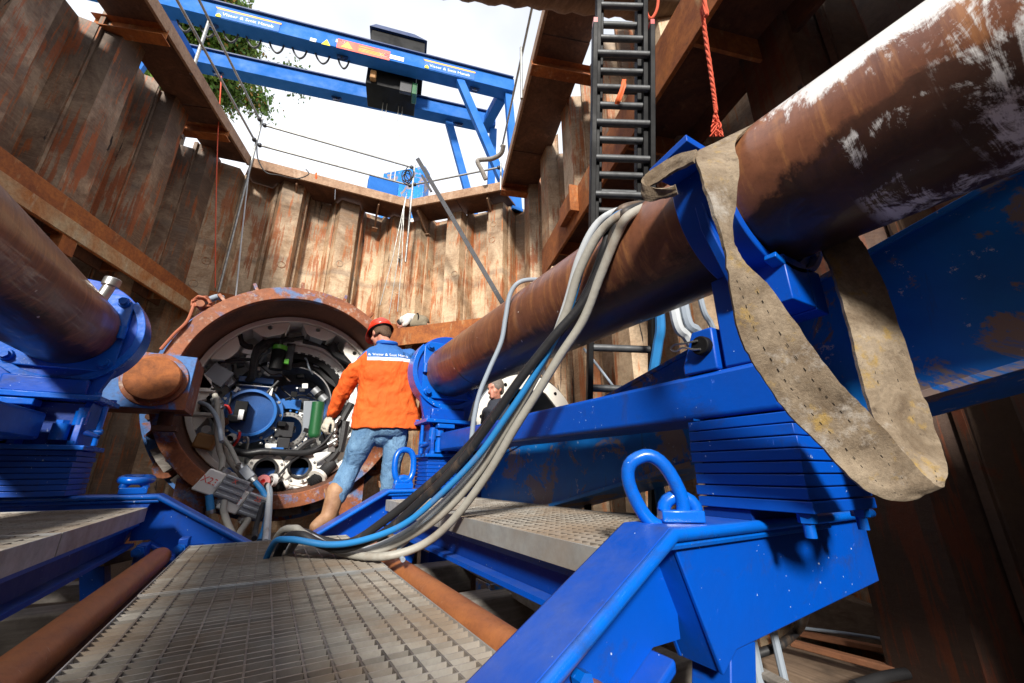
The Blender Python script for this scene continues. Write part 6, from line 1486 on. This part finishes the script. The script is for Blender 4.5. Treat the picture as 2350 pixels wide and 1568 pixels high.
# signs on the front girder
def sign(x, y, w_, h, mat, z_off=.004, tx=None, tm='label_white', ts=.1, th=.004):
    c = P(*z2(x, y), pl=(g1a-g1s*.002, g1s)); n = -g1s; m = MB(); u = g1d*(w_/2); v = V((0, 0, h/2)); o = c+n*z_off
    m.hexa([o-u-v, o+u-v, o+u-v+n*th, o-u-v+n*th, o-u+v, o+u+v, o+u+v+n*th, o-u+v+n*th]); ob = m.build('sign_plate', MAT[mat], cr_)
    if tx: text(tx, ts, o+n*(th+.002), g1d, (0, 0, 1), tm, ob)
    return o
for (x, y) in ((125, 150), (1582, 512)):
    o = sign(x, y, 1.28, .24, 'label_blue', tx='Visser & Smit Hanab', ts=.125)
    MB().hexa([o+V((0,0,.121))-g1d*.64-g1s*.0, o+V((0,0,.121))+g1d*.66, o+V((0,0,.121))+g1d*.66-g1s*.006, o+V((0,0,.121))-g1d*.64-g1s*.006, o+V((0,0,.17))-g1d*.68, o+V((0,0,.17))+g1d*.66, o+V((0,0,.17))+g1d*.66-g1s*.006, o+V((0,0,.17))-g1d*.68-g1s*.006]).build('orange_stripe', MAT['label_orange'], cr_)
    e = o-g1d*.58-g1s*.008+V((0, 0, -.07)); MB().prism([e+g1d*a_+V((0, 0, b_)) for a_, b_ in ((-.05, -.05), (.05, -.05), (.05, .01), (0, .06), (-.05, .01))], -g1s*.004).build('yellow_emblem', MAT['label_yellow'], cr_)
o = sign(960, 360, 1.22, .30, 'label_red'); 
MB().prism([o-g1s*.006+g1d*a_+V((0, 0, b_)) for a_, b_ in ((-.52, -.1), (-.24, -.1), (-.38, .12))], -g1s*.004).build('warning_triangle', MAT['label_orange'], cr_)
for k, (l_, z_) in enumerate(((.34, .07), (.6, .0), (.6, -.04), (.5, -.08))): MB().beam(o-g1s*.006+g1d*(-.12)+V((0, 0, z_)), o-g1s*.006+g1d*(-.12+l_)+V((0, 0, z_)), .004, .02).build('text_line', MAT['label_orange'], cr_)
sign(1162, 412, .58, .13, 'label_white', tx='SW 0006 403', tm='crane_dark', ts=.09); sign(593, 290, .13, .1, 'label_white'); sign(790, 303, .2, .1, 'label_white')
c = P(*z2(688, 308), pl=(g1a-g1s*.006, g1s)); MB().prism([c+g1d*a_+V((0, 0, b_)) for a_, b_ in ((-.1, -.08), (.1, -.08), (0, .1))], -g1s*.004).build('warning_triangle', MAT['label_yellow'], cr_)
# trolley with hood
tl_ = thing('crane_trolley', 'black crane trolley with angled hood riding between the blue girders', 'trolley', P(*z2(1190, 420), Z=CZ))
h0 = P(*z2(1000, 300), pl=(g1a+g1s*.36, g1s)); h1 = P(*z2(1395, 400), pl=(g1a+g1s*.36, g1s)); c0 = (h0+h1)/2; c0.z = CZ; ww = (h1-h0).length/2
gp = (g2a-g1a).dot(g1s)
def tb_(o0, o1, d0_, d1_, z0, z1): return [c0+g1d*d0_+g1s*o0+V((0,0,z0)), c0+g1d*d1_+g1s*o0+V((0,0,z0)), c0+g1d*d1_+g1s*o1+V((0,0,z0)), c0+g1d*d0_+g1s*o1+V((0,0,z0)), c0+g1d*d0_+g1s*o0+V((0,0,z1)), c0+g1d*d1_+g1s*o0+V((0,0,z1)), c0+g1d*d1_+g1s*o1+V((0,0,z1)), c0+g1d*d0_+g1s*o1+V((0,0,z1))]
BZ = P(*z2(1000, 585), pl=(g1a+g1s*.4, g1s)).z-CZ
HT = P(*z2(1000, 190), pl=(g1a+g1s*.36, g1s)).z-CZ
MB().hexa(tb_(.05, gp-.4, -ww, ww, .52, HT)).build('hood', MAT['black'], tl_, bev=.01)
MB().hexa([*tb_(-.02, gp-.35, -ww-.05, ww+.05, HT+.001, HT+.002)[:4], *[p+V((0, 0, .12))+g1s*.0 for p in tb_(-.02, gp-.35, -ww+.1, ww-.3, HT+.002, HT+.002)[:4]]]).build('hood_roof', MAT['crane_dark'], tl_)
MB().hexa(tb_(.1, gp-.5, -ww*.95, ww*.8, BZ, .51)).build('body', MAT['black'], tl_, bev=.01)
MB().hexa(tb_(-.04, .095, -ww*.8, -ww*.6, BZ+.05, BZ*.15)).build('lamp_housing', MAT['tan_box'], tl_, bev=.02)
MB().hexa(tb_(.0, .095, ww*.25, ww*.68, BZ-.12, BZ*.4)).build('motor_cover', MAT['dark_steel'], tl_, bev=.01); MB().hexa(tb_(-.01, .3, ww*.69, ww*.86, BZ-.14, BZ*.35)).build('control_box', MAT['green_paint'], tl_, bev=.01)
MB().cyl(c0+g1d*(-ww*.1)+g1s*.06+V((0,0,.6)), c0+g1d*(ww*.5)+g1s*.06+V((0,0,.6)), .09, 14).build('drum', MAT['dark_steel'], tl_)
for dd in (-.25, -.15, .15, .25):
    a = c0+g1d*dd+g1s*(gp*.45)+V((0, 0, BZ+.02)); MB().cyl(a, V((a.x, a.y, 7.2)), .012, 6).build('hoist_wire', MAT['scaffold'], tl_)
hb = c0+g1s*(gp*.45); MB().bb(hb.x-.35, hb.x+.35, hb.y-.12, hb.y+.12, 6.75, 7.25).build('hook_block', MAT['crane_blue'], tl_, bev=.02)
# blue steel box seen past the back walkway
bx_ = thing('steel_box', 'blue steel box with grey lower edge beyond the corner walkway', 'container', P(930, 420, D=11.5))
p0, p1 = P(880, 396, D=11.5), P(1000, 430, D=10.9); dd = (p1-p0); dd.z = 0; dd.normalize(); nn = V((-dd.y, dd.x, 0))
if nn.y < 0: nn = -nn
zt_, zb_ = P(880, 397, D=11.5).z, GZ; L_ = 1.3
def bq(o0, o1, z0, z1, s0=0, s1=L_): return [V((p0.x, p0.y, 0))+dd*s+nn*o+V((0, 0, z)) for z in (z0, z1) for s, o in ((s0, o0), (s1, o0), (s1, o1), (s0, o1))]
MB().hexa(bq(0, .35, zb_+.45, zt_)).build('body', MAT['blue_worn'], bx_, bev=.02); MB().hexa(bq(.02, .33, zb_-.02, zb_+.449)).build('base', MAT['grey_paint'], bx_)
for s in (.2, 1.0): MB().hexa(bq(-.04, .02, zb_+.5, zb_+.6, s, s+.12)).build('latch', MAT['label_white'], bx_)

# ---- trees beyond the left walkway
def tree(label, base, h, crown_c, crown_r, nleaf, seed):
    rng = random.Random(seed); t = thing('tree', label, 'tree', base, 'trees beyond the left walkway')
    base = V(base); cc = V(crown_c)
    m = MB(); m.tube(crv([base, base+(cc-base)*.35+V((.15, 0, 0)), base+(cc-base)*.7, cc], 5), [.28-.011*i for i in range(16)], 10); trunk = m.build('trunk', MAT['bark'], t)
    ends = []
    for k in range(16):
        d = V((rng.gauss(0, 1), rng.gauss(0, 1), rng.gauss(.2, .7))).normalized(); e = cc+V((d.x*crown_r[0], d.y*crown_r[1], d.z*crown_r[2]))*rng.uniform(.55, .95); s_ = base+(cc-base)*rng.uniform(.55, 1)
        MB().tube(crv([s_, s_+(e-s_)*.5+V((0, 0, .2)), e], 4), [.09-.009*i for i in range(9)], 6).build('limb', MAT['bark'], trunk); ends.append(e)
    vs = []; fs = []; vs2 = []; fs2 = []
    clumps = ends+[cc+V((rng.gauss(0, .5)*crown_r[0], rng.gauss(0, .5)*crown_r[1], rng.gauss(0, .5)*crown_r[2])) for _ in range(40)]
    for i in range(nleaf):
        c = rng.choice(clumps); p = c+V((rng.gauss(0, .3), rng.gauss(0, .3), rng.gauss(0, .22))); s_ = rng.uniform(.05, .1)
        u = V((rng.gauss(0, 1), rng.gauss(0, 1), rng.gauss(0, 1))).normalized()*s_; w_ = u.orthogonal().normalized()*s_*rng.uniform(.5, .8)
        (A1, F1) = (vs, fs) if rng.random() > .12 else (vs2, fs2)
        n = len(A1); A1 += [p-u, p+w_*.9-u*.2, p+u, p-w_*.9-u*.2]; F1.append((n, n+1, n+2, n+3))
    m = MB(); m.v = vs; m.f = fs; o = m.build('crown', MAT['leaf'], t, smooth=False); o['kind'] = 'stuff'
    m = MB(); m.v = vs2; m.f = fs2; o = m.build('autumn_leaves', MAT['leaf_autumn'], t, smooth=False); o['kind'] = 'stuff'
c1 = P(485, 115, D=14); tree('green leafy tree behind the blue crane girders', (c1.x-.6, c1.y+.5, GZ), 8, c1, (1.45, 1.3, 2.1), 52000, 4)
c2 = P(395, 130, D=16); tree('darker leafy tree half hidden by the left railing', (c2.x-.2, c2.y+.5, GZ), 8, c2, (1.0, 1.4, 2.6), 20000, 8)

# ---- timbers and clutter on the pit floor, right
def plank(a, b, w_, h, mat, label, cat='plank', up=(0, 0, 1), name='timber_plank'):
    return tag(MB().beam(a, b, w_, h, up).build(name, MAT[mat], None, bev=.006), label, cat)
fz = PF+.06
plank(P(1840, 1420, Z=fz+.03), P(2350, 1568, Z=fz+.03)+V((.4, -.1, 0)), .2, .08, 'timber', 'long brown plank on the pit floor beside the right wall')
plank(P(1830, 1452, Z=fz+.1), P(2200, 1525, Z=fz+.1), .035, .03, 'timber_red', 'thin reddish lath lying on the pit floor planks')
plank(P(1815, 1475, Z=fz+.09), P(2170, 1568, Z=fz+.09), .045, .03, 'timber_red', 'wider reddish lath lying across the pit floor planks')
plank(P(1780, 1500, Z=fz-.01), P(2200, 1640, Z=fz-.01), .5, .05, 'timber', 'broad dark board under the reddish laths')
plank(P(1740, 1540, Z=fz+.03), P(1850, 1600, Z=fz+.03), .06, .03, 'timber_grey', 'pale batten at the foot of the near cross frame')
c = P(1960, 1400, Z=fz+.2); MB_ = MB().box(c+V((.1, .1, -.05)), (.34, .5, .24), Mx.Rotation(R_(25), 3, 'Z') @ Mx.Rotation(R_(12), 3, 'X'))
tag(MB_.build('timber_block', MAT['timber'], None, bev=.012), 'dark tilted timber block below the end of the near cross frame', 'block')
tag(MB().tube(crv([P(1830, 1440, Z=fz+.14), P(1950, 1455, Z=fz+.13), P(2060, 1475, Z=fz+.12), P(2170, 1520, Z=fz+.1), P(2280, 1575, Z=fz+.1)], 8), .008, 8).build('cable', MAT['hose_grey'], None), 'thin grey cable lying across the planks on the pit floor', 'cable')
tag(MB().tube(crv([P(1848, 1385, Z=.0), P(1835, 1440, Z=fz+.2), P(1790, 1480, Z=fz+.14), P(1740, 1500, Z=fz+.1)], 8), .02, 10).build('hose', MAT['black_rubber'], None), 'black hose curving down beside the near cross frame leg', 'hose')
tag(MB().tube(crv([P(1960, 1575, Z=fz+.1), P(2060, 1548, Z=fz+.1), P(2200, 1545, Z=fz+.1), P(2330, 1575, Z=fz+.08)], 8), .022, 10).build('hose', MAT['black_rubber'], None), 'black hose lying on the planks by the right wall', 'hose')
# beams, boxes and cables in the trough between middle and right grating
plank(P(975, 1222, Z=-.2), P(1330, 1400, Z=-.2), .16, .14, 'timber_grey', 'weathered grey timber lying along the right trough', 'timber')
plank(P(960, 1215, Z=-.1)+V((.12, .4, 0)), P(1120, 1260, Z=-.1)+V((.1, 0, 0)), .14, .1, 'timber', 'brown timber lying at the far end of the right trough', 'timber')
for k, (dx, mt, lb) in enumerate(((0, 'black_rubber', 'black cable in the trough under the right grating'), (.03, 'hose_white', 'white cable in the trough under the right grating'), (.055, 'hose_blue', 'blue cable in the trough under the right grating'))):
    tag(MB().tube(crv([P(x, y, Z=-.1)+V((dx, 0, .012*math.sin(i*2+k))) for i, (x, y) in enumerate(((1010, 1225), (1060, 1245), (1130, 1268), (1200, 1305), (1270, 1330), (1340, 1365)))], 8), .013, 8).build('cable', MAT[mt], None), lb, 'cable')
tag(MB().tube(crv([P(1110, 1270, Z=-.1), P(1115, 1300, Z=-.2), P(1140, 1330, Z=-.25), P(1180, 1355, Z=-.25)], 8), .007, 6).build('wire', MAT['hose_grey'], None), 'thin grey wire dangling into the right trough', 'wire')
for i, (x, y, z, s_, mt, lb) in enumerate(((1005, 1295, -.3, .16, 'blue_dark', 'dark blue steel bracket in the right trough by the rusty rail'), (1150, 1375, -.3, .14, 'blue_worn', 'worn blue bracket in the right trough near the cross frame'))):
    c = P(x, y, Z=z); k_ = thing('steel_bracket', lb, 'bracket', c); MB().bb(c.x-s_/2, c.x+s_/2, c.y-.008, c.y+.008, PF-.05, c.z+s_*.6).build('plate', MAT[mt], k_, bev=.002); MB().bb(c.x-s_/2, c.x-s_/2+.012, c.y+.0085, c.y+.2, PF-.05, c.z+s_*.55).build('cheek', MAT[mt], k_, bev=.002)
plank(P(250, 1290, Z=-.08)+V((-.1, .1, 0)), P(330, 1262, Z=-.08), .16, .06, 'timber', 'pale wooden wedge between the left rail and grating', 'wedge')
plank(P(60, 1365, Z=-.35), P(260, 1350, Z=-.35), .1, .1, 'timber_grey', 'grey timber low in the left trough', 'timber')
# objects behind: hoses and blue stay under the pipe by the ladder
for i, (pts, r, mt, lb) in enumerate((([(1515, 730), (1510, 790), (1500, 850), (1490, 900)], .03, 'hose_blue', 'blue hose hanging beside the ladder foot'), ([(1552, 735), (1575, 770), (1590, 800), (1592, 840)], .032, 'hose_pale', 'pale hose hanging behind the slide beam'), ([(1575, 728), (1600, 760), (1612, 800), (1612, 850)], .03, 'hose_grey', 'grey hose hanging behind the slide beam'), ([(1610, 695), (1630, 740), (1645, 775), (1650, 800)], .018, 'hose_grey', 'thin grey hose hanging behind the locking pin'))):
    p = [P(x, y, D=2.45) for x, y in pts]; e = p[-1]; p += [V((e.x, e.y, .2)), V((e.x, e.y-.05, PF))]; p = [V((p[0].x, p[0].y, p[0].z+.5))]+p
    tag(MB().tube(crv(p, 6), r, 8).build('hose', MAT[mt], None), lb, 'hose')
tag(MB().bb(1.0, 1.08, 3.9, 4.3, PF-.04, .12).build('packer', MAT['rust_orange'], None), 'rusty steel packer behind the far right shim stack', 'packer')
tag(MB().tube(crv([P(1340, 800, D=3.6), P(1372, 840, D=3.5), P(1410, 890, D=3.4)], 6), .012, 8).build('cable', MAT['hose_grey'], None), 'grey cable slanting behind the slide beam', 'cable')
